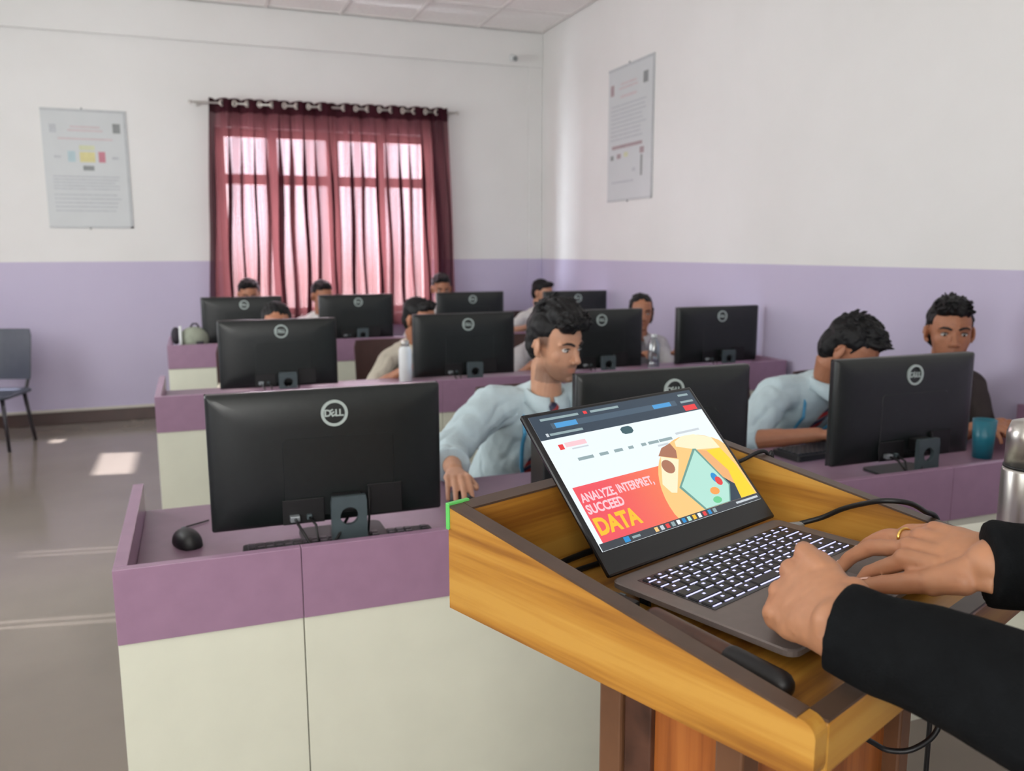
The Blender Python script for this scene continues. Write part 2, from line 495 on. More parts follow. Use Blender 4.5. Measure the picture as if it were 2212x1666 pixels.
def from_vf(name, v, f, mats, parent=None, tone=None, smooth=True):
    me = bpy.data.meshes.new(name); me.from_pydata([tuple(p) for p in v], [], f)
    if tone is not None:
        a = me.color_attributes.new('tone', 'FLOAT_COLOR', 'POINT')
        a.data.foreach_set('color', np.concatenate([tone, np.ones((len(tone), 1))], 1).astype(np.float32).ravel())
    me.update()
    return link(name, me, mats, parent, smooth)

# ------------------------------------------------------------------ room
XL, XR, YF, YB, ZC = -2.6, 3.10, -2.2, 7.45, 3.30
WX0, WX1, WZ0, WZ1 = 0.24, 2.05, 0.82, 2.36          # opening of the curtained window

def wall_with_holes(name, axis, pos, thick, a0, a1, z0, z1, holes):
    """wall in the plane axis=pos; holes = (a_lo, a_hi, z_lo, z_hi)"""
    mb = MB()
    cuts_a = sorted({a0, a1, *[h[0] for h in holes], *[h[1] for h in holes]})
    for lo, hi in zip(cuts_a[:-1], cuts_a[1:]):
        hs = sorted([(h[2], h[3]) for h in holes if h[0] <= lo + 1e-6 and h[1] >= hi - 1e-6])
        z = z0
        for h0, h1 in hs + [(z1, z1)]:
            if h0 > z + 1e-6:
                if axis == 'y': mb.box((lo, pos, z), (hi, pos + thick, h0))
                else: mb.box((pos, lo, z), (pos + thick, hi, h0))
            z = h1
    o = mb.build(name, 'wall'); return tag(o, kind='structure')

tag((lambda m: (m.box((XL - 0.2, YF - 0.2, -0.12), (XR + 0.2, YB + 0.2, 0)), m.build('floor', 'floor'))[1])(MB()), kind='structure')
wall_with_holes('wall_back', 'y', YB, 0.2, XL, XR, 0, ZC + 0.3, [(WX0, WX1, WZ0, WZ1)])
wall_with_holes('wall_right', 'x', XR, 0.2, YF, YB + 0.2, 0, ZC + 0.3, [])
wall_with_holes('wall_left', 'x', XL - 0.2, 0.2, YF, YB + 0.2, 0, ZC + 0.3,
                [(-1.7, 0.7, 1.05, 2.65), (3.0, 5.4, 1.05, 2.65), (6.02, 6.66, 1.15, 1.40), (7.03, 7.2, 0.92, 1.33)])  # the two small unseen openings are shaped to throw the floor sun patches
wall_with_holes('wall_front', 'y', YF - 0.2, 0.2, XL, XR, 0, ZC + 0.3, [(-1.95, -0.05, 1.05, 2.65)])

def simple_window(name, axis, pos, a0, a1, z0, z1):
    """frosted side window: frame, mullions and panes"""
    P = (lambda a, d, z: (a, pos + d, z)) if axis == 'y' else (lambda a, d, z: (pos + d, a, z))
    mb = MB(); t = 0.05
    def bx(lo, hi, za, zb, d0=0.0, d1=0.05):
        p, q = P(lo, d0, za), P(hi, d1, zb)
        mb.box(tuple(map(min, p, q)), tuple(map(max, p, q)))
    bx(a0, a1, z0, z0 + t); bx(a0, a1, z1 - t, z1); bx(a0, a0 + t, z0, z1); bx(a1 - t, a1, z0, z1)
    n = 3; w = (a1 - a0) / n
    for i in range(1, n): bx(a0 + i * w - 0.02, a0 + i * w + 0.02, z0, z1)
    o = tag(mb.build(name, 'frame', bevel=0.004), kind='structure')
    for i in range(n):
        pm = MB(); p, q = P(a0 + i * w + 0.03, 0.02, z0 + t), P(a0 + (i + 1) * w - 0.03, 0.03, z1 - t)
        pm.box(tuple(map(min, p, q)), tuple(map(max, p, q)))
        pm.build('pane', 'frosted', o)
    return o
simple_window('window_2', 'x', XL - 0.13, -1.7, 0.7, 1.05, 2.65)
simple_window('window_3', 'x', XL - 0.13, 3.0, 5.4, 1.05, 2.65)
simple_window('window_added', 'y', YF - 0.13, -1.95, -0.05, 1.05, 2.65)  # unseen window added to house the rear fill

# ceiling: T-bar grid with lay-in tiles
cb = MB(); cb.box((XL - 0.2, YF - 0.2, ZC + 0.03), (XR + 0.2, YB + 0.2, ZC + 0.3))
ceil = tag(cb.build('ceiling', 'tbar'), kind='structure')
tile = MB(); tile.box((-0.288, -0.288, 0.0), (0.288, 0.288, 0.016)); tile_me = tile.mesh('ceiling_tile'); tile_me.materials.append(M['ceiling'])
TX = [XR - 0.32 - 0.6 * i for i in range(10)]; TY = [YB - 0.36 - 0.6 * j for j in range(16)]
for x in TX:
    for y in TY:
        if x - 0.3 < XL - 0.2: continue
        o = bpy.data.objects.new('ceiling_tile', tile_me); COL.objects.link(o); o.parent = ceil
        o.location = (x, y, ZC + 0.006 + random.uniform(-0.003, 0.003))
gb = MB()
for x in [TX[0] + 0.3 - 0.6 * i for i in range(11)]:
    if x > XL: gb.box((x - 0.012, YF, ZC - 0.002), (x + 0.012, YB, ZC + 0.03))
for y in [TY[0] + 0.3 - 0.6 * j for j in range(17)]:
    if y > YF: gb.box((XL, y - 0.012, ZC - 0.0015), (XR, y + 0.012, ZC + 0.03))
gb.build('ceiling_grid', 'tbar', ceil)

# shallow beam over the back wall, corner pilaster, skirting
b = MB(); b.box((XL, YB - 0.035, 3.0), (XR, YB, ZC)); tag(b.build('trim_1', 'wall', bevel=0.006), kind='structure')
b = MB(); b.box((2.965, YB - 0.022, 0), (XR, YB, ZC)); tag(b.build('trim_2', 'wall', bevel=0.006), kind='structure')
b = MB(); b.box((XL, YB - 0.014, 0), (2.964, YB, 0.10)); sk = tag(b.build('baseboard_back', 'skirting', bevel=0.003), kind='structure')
b = MB(); b.box((XL, YB - 0.02, 0.10), (2.965, YB, 0.122)); b.build('skirting_cap', 'skirt_top', sk, bevel=0.003)
b = MB(); b.box((XR - 0.014, YF, 0), (XR, YB - 0.023, 0.10)); sk = tag(b.build('baseboard_right', 'skirting', bevel=0.003), kind='structure')
b = MB(); b.box((XR - 0.02, YF, 0.10), (XR, YB - 0.023, 0.122)); b.build('skirting_cap', 'skirt_top', sk, bevel=0.003)

# curtained window: frame, transom, mullions, panes
wf = MB(); yw = YB + 0.06
def wfb(x0, x1, z0, z1, d0=0.0, d1=0.05): wf.box((x0, yw + d0, z0), (x1, yw + d1, z1))
wfb(WX0, WX1, WZ0, WZ0 + 0.06); wfb(WX0, WX1, WZ1 - 0.07, WZ1); wfb(WX0, WX0 + 0.07, WZ0, WZ1); wfb(WX1 - 0.08, WX1, WZ0, WZ1)
COLS = [(0.32, 0.655), (0.73, 1.135), (1.235, 1.56), (1.635, 1.965)]
for (a, b_), (c, d) in zip(COLS[:-1], COLS[1:]): wfb(b_, c, WZ0, WZ1, -0.01, 0.06)
wfb(WX0, WX1, 1.91, 1.995, -0.008, 0.055)
w1 = tag(wf.build('window_1', 'frame', bevel=0.004), kind='structure')
for a, b_ in COLS:
    for z0, z1 in ((WZ0 + 0.06, 1.91), (1.995, WZ1 - 0.07)):
        g = MB(); g.box((a, yw + 0.02, z0), (b_, yw + 0.026, z1)); g.build('pane', 'glass', w1)
sl = MB(); sl.box((WX0 - 0.04, YB - 0.03, WZ0 - 0.03), (WX1 + 0.04, YB + 0.2, WZ0)); sl.build('window_sill', 'skirt_top', w1, bevel=0.004)

# curtains on a steel rod with eyelets
ROD_Y, ROD_Z = YB - 0.12, 2.535
def rod_z(x): return ROD_Z + (x - 1.15) * 0.012
rod = thing('curtain_rod', (1.15, ROD_Y, ROD_Z), 'thin steel curtain rod across the top of the window', 'curtain rod')
r = MB(); r.tube([(-1.07, 0, rod_z(0.08) - ROD_Z), (1.09, 0, rod_z(2.24) - ROD_Z)], 0.009, 10); r.build('rod', 'steel', rod, True)
for x in (-1.08, 1.10):
    r = MB(); r.ellipsoid((x, 0, rod_z(1.15 + x) - ROD_Z), (0.02, 0.014, 0.014)); r.build('finial', 'steel', rod, True)
for x in (-1.03, 1.05):
    r = MB(); r.box((x - 0.008, 0.0, -0.012 + rod_z(1.15 + x) - ROD_Z), (x + 0.008, 0.12, 0.006 + rod_z(1.15 + x) - ROD_Z)); r.build('bracket', 'steel', rod)

def curtain(x0, x1, bx0, bx1, label, seed, waves):
    rnd = random.Random(seed)
    t = thing('curtain', ((x0 + x1) / 2, ROD_Y, 0.72), label, 'curtain', 0, 'maroon curtains at the window')
    ox, oz = (x0 + x1) / 2, 0.72
    nu, nv = waves * 26, 34
    ph = [rnd.uniform(-0.5, 0.5) for _ in range(waves + 2)]
    am = [rnd.uniform(0.7, 1.15) for _ in range(waves + 2)]
    vs, fs = [], []
    for j in range(nv + 1):
        zt = j / nv                                            # 0 top .. 1 bottom
        for i in range(nu + 1):
            u = i / nu; w = u * waves
            k = int(w) % (waves + 1); fr = w - int(w)
            a = am[k] * (1 - fr) + am[k + 1] * fr
            sh = (ph[k] * (1 - fr) + ph[k + 1] * fr) * min(1, zt * 2.2)
            th = 2 * pi * w + sh
            lo, hi = x0 + (bx0 - x0) * zt, x1 + (bx1 - x1) * zt
            x = lo + (hi - lo) * u + 0.042 * a * sin(2 * th) * (0.35 + 0.65 * min(1, zt * 3)) + 0.012 * sin(9 * zt + 3 * w + seed) * zt
            y = 0.040 * a * sin(th) + 0.010 * sin(2.3 * th + 4 * zt + seed) * zt
            edge = min(u, 1 - u) * waves
            if edge < 0.25: x = x * 0.5 + 0.5 * (lo + (hi - lo) * u)
            ztop = rod_z(lo + (hi - lo) * u) + 0.035 + 0.006 * sin(th * 2 + 1)
            z = ztop + (0.72 - ztop) * zt
            vs.append((x - ox, y, z - oz))
    for j in range(nv):
        for i in range(nu):
            fs.append((j * (nu + 1) + i, j * (nu + 1) + i + 1, (j + 1) * (nu + 1) + i + 1, (j + 1) * (nu + 1) + i))
    me = bpy.data.meshes.new('drape'); me.from_pydata(vs, [], fs); me.update()
    link('drape', me, 'curtain', t, True)
    # doubled hem at the head of the curtain
    hv = [(p[0], p[1] - 0.003, p[2]) for p in vs[:3 * (nu + 1)]]
    hf = [f for f in fs if max(f) < 3 * (nu + 1)]
    me = bpy.data.meshes.new('heading_band'); me.from_pydata(hv, [], hf); me.update()
    link('heading_band', me, 'curtain', t, True)
    for k in range(waves * 2):                                 # one eyelet where the cloth crosses the rod
        u = (k + 0.5) / (waves * 2) if False else (k * 0.5 + 0.0001) / waves
        if k == 0: continue
        x = x0 + (x1 - x0) * u
        g = MB(); sgn = 1 if k % 2 else -1
        n = 20; ax = norm((0.35, -0.94 * 1, 0)); e1 = norm((0.94, 0.35, 0)); e2 = np.array([0, 0, 1.0])
        c = np.array([x - ox, -0.006, rod_z(x) - oz])
        pts = [c + (e1 * cos(2 * pi * q / n) * 0.8 + e2 * sin(2 * pi * q / n)) * 0.021 for q in range(n + 1)]
        g.tube(pts, 0.0058, 6); g.build('eyelet', 'eyelet', t, True)
    return t
curtain(0.205, 1.17, 0.13, 1.19, 'left maroon curtain panel, nearer the poster, on steel eyelets', 3, 5)
curtain(1.165, 2.165, 1.16, 2.235, 'right maroon curtain panel, nearer the room corner, on steel eyelets', 8, 5)

# posters
def poster(name, label, origin, ax_u, normal, w, h, items):
    t = thing(name, origin, label, 'poster')
    u = np.array(ax_u, float); n = np.array(normal, float); z = np.array([0, 0, 1.0])
    def slab(nm, m, u0, u1, z0, z1, d0, d1):
        mb = MB(); p = [u * u0 + z * z0 + n * d0, u * u1 + z * z0 + n * d0, u * u1 + z * z1 + n * d0, u * u0 + z * z1 + n * d0]
        mb.prism(p, n * (d1 - d0)); return mb.build(nm, m, t)
    slab('sheet', 'poster', 0, w, 0, h, 0.002, 0.006)
    slab('top_strip', 'p_edge', 0, w, h - 0.018, h, 0.006, 0.009)
    slab('side_strip', 'p_edge', w - 0.022, w, 0, h - 0.018, 0.006, 0.0075)
    slab('bottom_strip', 'p_edge', 0, w, 0, 0.012, 0.006, 0.0075)
    for nm, m, u0, u1, z0, z1 in items:
        slab(nm, m, u0 * w, u1 * w, z0 * h, z1 * h, 0.006, 0.0068)
    for zz in (h + 0.006, -0.004):
        mb = MB(); mb.ellipsoid(u * w * 0.48 + z * zz + n * 0.008, (0.0065, 0.0065, 0.0065)); mb.build('nail', 'p_dark', t, True)
    return t
def lines(n, u0, u1, z0, z1, m='p_grey', nm='text_line'):
    out = []
    for i in range(n):
        z = z1 - (z1 - z0) * (i + 0.5) / n
        out.append((nm, m, u0, u1 - random.uniform(0, 0.15) * (u1 - u0), z - 0.0055, z + 0.0055))
    return out
random.seed(11)
poster('poster', 'pale wall poster with yellow, teal and red boxes left of the curtains', (-1.005, YB, 1.545), (1, 0, 0), (0, -1, 0), 0.595, 0.895,
       [('crest', 'p_grey', 0.09, 0.17, 0.80, 0.87), ('crest', 'p_dark', 0.83, 0.92, 0.81, 0.89), ('title_line', 'p_pink', 0.33, 0.68, 0.845, 0.862),
        ('title_line', 'p_pink', 0.30, 0.71, 0.815, 0.832), ('subtitle_line', 'p_pink', 0.18, 0.82, 0.745, 0.762), ('lime_box', 'p_lime', 0.42, 0.60, 0.66, 0.70),
        ('yellow_box', 'p_yellow', 0.42, 0.60, 0.56, 0.645), ('teal_box', 'p_teal', 0.28, 0.37, 0.56, 0.65), ('red_box', 'p_red', 0.64, 0.72, 0.56, 0.65),
        ('small_caption', 'p_grey', 0.12, 0.20, 0.59, 0.61), ('small_caption', 'p_grey', 0.80, 0.88, 0.59, 0.61), ('dark_box', 'p_dark', 0.45, 0.58, 0.49, 0.53)]
       + lines(5, 0.09, 0.93, 0.32, 0.45) + lines(5, 0.09, 0.9, 0.13, 0.30))
poster('poster', 'pale wall poster with dense text hanging on the right wall', (XR, 6.08, 1.735), (0, -1, 0), (-1, 0, 0), 0.69, 0.985,
       [('crest', 'p_maroon', 0.05, 0.13, 0.80, 0.88), ('crest', 'p_dark', 0.78, 0.88, 0.82, 0.90), ('title_line', 'p_pink', 0.28, 0.64, 0.86, 0.875),
        ('title_line', 'p_pink', 0.25, 0.66, 0.83, 0.845), ('subtitle_line', 'p_pink', 0.28, 0.64, 0.765, 0.785), ('heading_bar', 'p_maroon', 0.10, 0.78, 0.395, 0.42),
        ('chart_dot', 'p_dark', 0.07, 0.14, 0.315, 0.35), ('chart_dot', 'p_maroon', 0.22, 0.31, 0.32, 0.355), ('chart_dot', 'p_lime', 0.38, 0.47, 0.325, 0.36),
        ('chart_dot', 'p_maroon', 0.73, 0.82, 0.33, 0.375), ('chart_bar', 'p_dark', 0.75, 0.79, 0.17, 0.32), ('chart_dot', 'p_grey', 0.57, 0.64, 0.21, 0.235),
        ('chart_line', 'p_grey', 0.10, 0.6, 0.135, 0.15)] + lines(9, 0.07, 0.86, 0.45, 0.73))

# small security camera high in the corner
t = thing('security_camera', (2.80, YB - 0.035, 3.07), 'small pale security camera high on the back wall near the corner', 'camera')
m = MB(); m.lathe([(0.001, 0), (0.03, 0), (0.03, 0.012), (0.001, 0.012)], n=18)
o = m.build('mount', 'white', t, True); o.rotation_euler.x = rad(90)
m = MB(); m.tube([(0, -0.01, 0), (0, -0.05, -0.01)], 0.009); m.build('arm', 'white', t, True)
m = MB(); m.tube([(0.0, -0.05, -0.01), (-0.02, -0.13, -0.035)], 0.026, 14); m.build('body', 'white', t, True)
m = MB(); m.tube([(-0.0205, -0.131, -0.0355), (-0.023, -0.142, -0.039)], 0.021, 14); m.build('lens', 'p_dark', t, True)

# ------------------------------------------------------------------ desks
DX0, DX1, DEP, RIM, TOP = -0.178, 3.06, 0.65, 0.76, 0.685
ROWS = [1.72, 3.80, 5.87]
def desk(y, label):
    t = thing('computer_desk', (DX0, y, 0), label, 'desk', 0, 'long computer desks in rows')
    L = DX1 - DX0
    m = MB(); m.box((0.026, 0.022, TOP - 0.025), (L - 0.026, DEP, TOP)); m.build('desktop', 'purple_top', t, bevel=0.002)
    seams = [0, 0.357, 1.257, 2.157, L]
    for a, b_ in zip(seams[:-1], seams[1:]):
        m = MB(); m.box((a + (0.0006 if a else 0), 0, RIM - 0.155), (b_ - 0.0006, 0.022, RIM)); m.build('fascia_panel', 'purple', t, bevel=0.0015)
        m = MB(); m.box((a + (0.0012 if a else 0), 0.006, 0.0), (b_ - 0.0012, 0.024, RIM - 0.156)); m.build('front_panel', 'cream', t, bevel=0.0012)
    for x0, x1 in ((0, 0.026), (L - 0.026, L)):
        m = MB(); m.box((x0, 0.0225, RIM - 0.155), (x1, DEP, RIM)); m.build('side_rail', 'purple', t, bevel=0.0015)
        m = MB(); m.box((x0 + 0.003, 0.0245, 0), (x1 - 0.003, DEP, RIM - 0.156)); m.build('end_panel', 'cream', t)
    for x in (0.9, 1.8, 2.5):
        m = MB(); m.box((x, 0.0245, 0), (x + 0.018, DEP - 0.08, TOP - 0.0255)); m.build('partition_panel', 'cream', t)
    return t
desk(ROWS[0], 'purple and cream desk nearest the lectern, first row')
desk(ROWS[1], 'purple and cream desk in the middle row')
desk(ROWS[2], 'purple and cream desk in the last row before the curtained window')

# ------------------------------------------------------------------ monitors
def rrect(w, h, r, y, cx=0.0, cz=0.0, n=5):
    pts = []
    for sx, sz, a0 in ((1, 1, 0), (-1, 1, 90), (-1, -1, 180), (1, -1, 270)):
        for k in range(n):
            a = rad(a0 + 90.0 * k / (n - 1))
            pts.append((cx + sx * (w / 2 - r) + r * cos(a), y, cz + sz * (h / 2 - r) + r * sin(a)))
    return pts
MW, MH = 0.54, 0.318
def make_monitor():
    """origin on the desk under the centre of the panel; the back of the panel faces -y"""
    t = thing('monitor', (0, 0, 0), 'black monitor', 'monitor', 0, 'monitors seen from behind')
    DZ = 0.030
    zc = 0.018 + DZ + MH / 2
    m = MB()
    m.loft([rrect(MW, MH, 0.006, 0.030, 0, zc), rrect(MW, MH, 0.006, 0.012, 0, zc), rrect(MW - 0.006, MH - 0.006, 0.006, 0.006, 0, zc),
            rrect(MW - 0.03, MH - 0.025, 0.012, 0.0005, 0, zc), rrect(MW - 0.08, MH - 0.06, 0.02, -0.0045, 0, zc), rrect(MW - 0.15, MH - 0.10, 0.03, -0.008, 0, zc), rrect(MW - 0.24, MH - 0.16, 0.03, -0.0100, 0, zc)])
    m.build('back_shell', 'mon', t, True)
    m = MB(); m.loft([rrect(0.26, 0.19, 0.012, -0.008, 0.02, 0.018 + DZ + 0.115), rrect(0.255, 0.185, 0.012, -0.0115, 0.02, 0.018 + DZ + 0.115)])
    m.build('centre_hump', 'mon', t, False)
    m = MB(); m.box((-MW / 2, 0.030, 0.018 + DZ), (MW / 2, 0.034, 0.018 + DZ + MH)); m.build('bezel', 'mon2', t)
    m = MB(); m.box((-MW / 2 + 0.008, 0.0342, 0.036 + DZ), (MW / 2 - 0.008, 0.0348, 0.010 + DZ + MH)); m.build('screen', 'screen_on', t)
    # round silver maker's mark
    lz = 0.018 + DZ + MH - 0.055; yl = -0.0105
    m = MB(); n = 40; ro, ri = 0.031, 0.0245
    rings = [[(0.012 + r_ * cos(2 * pi * i / n), y_, lz + r_ * sin(2 * pi * i / n)) for i in range(n)] for r_, y_ in ((ri, yl + 0.004), (ri, yl - 0.002), (ro, yl - 0.002), (ro, yl + 0.004), (ri, yl + 0.004))]
    m.loft(rings, cap=False); lg = m.build('logo_ring', 'logo', t)
    for ch, dx, rot in (('D', -0.0155, 0), ('E', -0.0045, 28), ('L', 0.0065, 0), ('L', 0.0155, 0)):
        me = text_mesh(ch, 0.0225, 0.001, 0.0006)
        o = link('logo_letter', me, 'logo', lg); o.rotation_euler = (rad(90), 0, 0)
        if rot: o.rotation_euler = (Matrix.Rotation(rad(-rot), 4, 'Y') @ Matrix.Rotation(rad(90), 4, 'X')).to_euler()
        o.location = (0.012 + dx, yl - 0.0015, lz)
    # port bays either side of the neck
    m = MB(); m.box((-0.115, -0.0185, 0.026 + DZ), (-0.02, -0.0155, 0.085 + DZ)); pb = m.build('port_bay', 'mon2', t, bevel=0.002)
    m = MB(); m.box((-0.100, -0.036, 0.036 + DZ), (-0.078, -0.0185, 0.050 + DZ)); m.build('plug', 'port', pb, bevel=0.002)
    m = MB(); m.box((-0.062, -0.030, 0.037 + DZ), (-0.050, -0.0185, 0.049 + DZ)); m.build('plug', 'neck', pb, bevel=0.002)
    m = MB(); m.box((0.082, -0.0185, 0.030 + DZ), (0.165, -0.0155, 0.105 + DZ)); m.build('vent_panel', 'mon2', t, bevel=0.002)
    # neck plate with its round cable hole, and the foot
    m = MB(); n = 32; cx, cz = 0.030, 0.047 + DZ; ro = 0.021
    def sq(a):
        hx, c, s_ = 0.041, cos(a), sin(a); hz = 0.047 if s_ > 0 else 0.047 + DZ; k = min(hx / max(abs(c), 1e-6), hz / max(abs(s_), 1e-6)); return cx + c * k, cz + s_ * k
    A = [2 * pi * (i + 0.5) / n for i in range(n)]
    rings = []
    for y_ in (-0.066, -0.052):
        rings.append(([(cx + ro * cos(a), y_, cz + ro * sin(a)) for a in A], [(sq(a)[0], y_, sq(a)[1]) for a in A]))
    (i0, o0), (i1, o1) = rings
    m.loft([i0, o0, o1, i1, i0], cap=False)
    m.build('neck', 'neck', t)
    m = MB(); m.box((cx - 0.034, -0.052, 0.055 + DZ), (cx + 0.034, -0.016, 0.092 + DZ)); m.build('tilt_joint', 'mon2', t, bevel=0.003)
    m = MB(); m.loft([rrect(0.20, 0.16, 0.02, 0, cx, 0.0), rrect(0.20, 0.16, 0.02, 0.007, cx, 0.0)])
    me = m.mesh('foot'); me.transform(Matrix.Rotation(rad(90), 4, 'X')); me.transform(Matrix.Translation((0, 0.02, 0)))
    link('foot', me, 'mon2', t)
    # cables dropping from the ports
    m = MB(); m.tube([(-0.089, -0.036, 0.043 + DZ), (-0.085, -0.062, 0.038 + DZ), (-0.065, -0.085, 0.030), (-0.03, -0.09, 0.012), (0.0, -0.07, 0.03), (0.03, -0.045, 0.04 + DZ)], 0.0035); m.build('video_cable', 'black', t, True)
    m = MB(); m.tube([(-0.056, -0.03, 0.043 + DZ), (-0.045, -0.05, 0.03 + DZ), (-0.04, -0.06, 0.006), (-0.08, -0.05, 0.004), (-0.13, -0.02, 0.004)], 0.003); m.build('power_cable', 'black', t, True)
    m = MB(); m.tube([(0.085, -0.02, 0.1 + DZ), (0.083, -0.03, 0.07), (0.08, -0.02, 0.005)], 0.0028); m.build('usb_cable', 'black', t, True)
    return t
mon0 = make_monitor(); first = True
SPOTS = [
    (0.279, 1.955, 'large black monitor with round silver logo nearest the camera, first desk'),
    (1.182, 1.945, 'black monitor on the first desk behind the laptop screen'),
    (2.000, 1.922, 'black monitor on the first desk at right, in front of the bowed student'),
    (0.362, 4.060, 'black monitor at the left end of the middle desk'),
    (1.284, 4.080, 'black monitor on the middle desk, second from its left end'),
    (2.028, 4.060, 'black monitor on the middle desk just right of the seated student\'s face'),
    (2.775, 4.040, 'black monitor on the middle desk nearest the right wall'),
    (0.315, 6.150, 'small-looking black monitor at the left end of the last desk'),
    (1.108, 6.150, 'black monitor on the last desk in front of the middle of the curtains'),
    (1.982, 6.150, 'black monitor on the last desk beside the right curtain edge'),
    (2.790, 5.985, 'black monitor on the last desk nearest the room corner'),
]
for i, (x, y, lab) in enumerate(SPOTS):
    o = mon0 if i == 0 else copy_tree(mon0)
    o.location = (x, y, TOP); o['label'] = lab
    o.rotation_euler.z = rad([0, 0.8, 0.5, -0.6, 0.4, 0, 0.8, 0.5, -0.5, 0.3, 0][i])

# ------------------------------------------------------------------ keyboards, mice and other desk things
def keyboard(loc, rz, label):
    t = thing('keyboard', loc, label, 'keyboard', rz, 'desktop keyboards')
    m = MB(); m.loft([rrect(0.44, 0.13, 0.01, 0), rrect(0.436, 0.126, 0.01, 0.018)])
    me = m.mesh('case'); me.transform(Matrix.Rotation(rad(90), 4, 'X')); link('case', me, 'mon2', t)
    k = MB(); k.loft([[(-.0085, -.0085, 0), (.0085, -.0085, 0), (.0085, .0085, 0), (-.0085, .0085, 0)], [(-.007, -.007, .007), (.007, -.007, .007), (.007, .007, .007), (-.007, .007, .007)]])
    kme = k.mesh('key'); kme.materials.append(M['key'])
    for r_ in range(5):
        for c_ in range(21):
            if c_ in (15, 19) and r_ != 2: continue
            o = bpy.data.objects.new('key', kme); COL.objects.link(o); o.parent = t
            o.location = (-0.20 + c_ * 0.02, -0.042 + r_ * 0.0205, 0.0175)
    return t
keyboard((0.290, 1.880, TOP), rad(-1), 'dark keyboard lying behind the nearest monitor on the first desk')
keyboard((2.02, 2.24, TOP), rad(4), 'dark keyboard under the bowed student\'s hands')

def mouse(loc, rz, label):
    t = thing('mouse', loc, label, 'mouse', rz, 'computer mice')
    m = MB(); rings = []
    for k in range(9):
        a = -pi / 2 + pi * k / 8
        y = 0.055 * sin(a); w = max(0.031 * cos(a) ** 0.6, 0.001); h = 0.036 * (max(cos(a), 0.0) ** 0.55) * (1 - 0.22 * sin(a)) + 0.001
        rings.append([(w * cos(q), y, max(0.002, 0.002 + h * sin(q))) for q in [pi * i / 14 for i in range(15)]] + [(-w * 0.9, y, 0.001), (w * 0.9, y, 0.001)])
    m.loft(rings); b_ = m.build('shell', 'mon2', t, True)
    m = MB(); m.caps((0, 0.02, 0.0325), (0, 0.034, 0.029), 0.004, 0.004); m.build('scroll_wheel', 'neck', t, True)
    m = MB(); m.tube([(0, 0.053, 0.008), (0.005, 0.08, 0.005), (0.03, 0.12, 0.0035), (0.09, 0.14, 0.0035)], 0.002); m.build('mouse_cable', 'black', t, True)
    return t
mouse((-0.047, 2.055, TOP), rad(15), 'black mouse at the left end of the first desk')
mouse((0.657, 2.125, TOP), rad(190), 'black mouse under the hand of the student by the lectern')

def bottle(name, loc, label, cat, prof, m, cap_prof=None, cap_m=None, extra=None, n=28):
    t = thing(name, loc, label, cat)
    b_ = MB(); b_.lathe(prof, n=n); b_.build('body', m, t, True)
    if cap_prof:
        b_ = MB(); b_.lathe(cap_prof, n=n); b_.build('cap', cap_m, t, True)
    if extra:
        for nm, pr, mm in extra:
            b_ = MB(); b_.lathe(pr, n=n); b_.build(nm, mm, t, True)
    return t
bottle('water_bottle', (0.995, 4.19, TOP), 'slim steel water bottle on the middle desk left of a monitor', 'bottle',
       [(0.001, 0), (0.031, 0), (0.033, 0.004), (0.033, 0.18), (0.026, 0.195), (0.022, 0.2), (0.001, 0.2)], 'white',
       [(0.001, 0.2002), (0.02, 0.2002), (0.02, 0.23), (0.001, 0.23)], 'steel')
bottle('water_bottle', (2.425, 4.16, TOP), 'clear plastic water bottle on the middle desk by the girl', 'bottle',
       [(0.001, 0), (0.031, 0), (0.034, 0.005), (0.034, 0.05), (0.031, 0.06), (0.034, 0.07), (0.034, 0.15), (0.02, 0.18), (0.014, 0.19), (0.001, 0.19)], 'clear',
       [(0.001, 0.1902), (0.016, 0.1902), (0.016, 0.21), (0.001, 0.21)], 'white')
bottle('tumbler', (2.42, 2.0, TOP), 'teal plastic tumbler at the right end of the first desk', 'tumbler',
       [(0.001, 0), (0.03, 0), (0.037, 0.128), (0.034, 0.128), (0.028, 0.006), (0.001, 0.006)], 'teal')
bottle('cup', (1.375, 6.0, TOP), 'small pale pink cup on the last desk', 'cup',
       [(0.001, 0), (0.022, 0), (0.027, 0.06), (0.024, 0.06), (0.02, 0.004), (0.001, 0.004)], 'pink')

# orange-red pencil case on the middle desk
t = thing('pencil_case', (1.16, 4.0, TOP), 'orange pencil case below a monitor on the middle desk', 'pencil case')
m = MB(); m.caps((-0.12, 0, 0.017), (0.12, 0.0, 0.017), 0.0165, 0.0165, 14); m.build('pouch', 'orange', t, True)
m = MB(); m.tube([(-0.12, 0, 0.034), (0.12, 0, 0.034)], 0.0025); m.build('zip', 'black', t, True)

# small black desktop unit between the first two monitors
t = thing('desktop_computer', (0.862, 1.93, TOP), 'small black desktop computer standing behind the laptop', 'computer')
m = MB(); m.box((-0.058, -0.02, 0.004), (0.050, 0.07, 0.206)); m.build('case', 'mon', t, bevel=0.004)
m = MB()
for i in range(7): m.box((-0.03, -0.022, 0.04 + i * 0.012), (0.04, -0.02, 0.046 + i * 0.012))
m.build('vent_slots', 'mon2', t)
m = MB(); m.box((-0.035, -0.024, 0.135), (-0.018, -0.02, 0.141)); m.build('highlight_chip', 'port', t)  # pale chip standing in for a tiny highlight on the case
for x in (-0.045, 0.045):
    m = MB(); m.box((x - 0.004, 0, 0), (x + 0.004, 0.06, 0.0045)); m.build('foot', 'black', t)

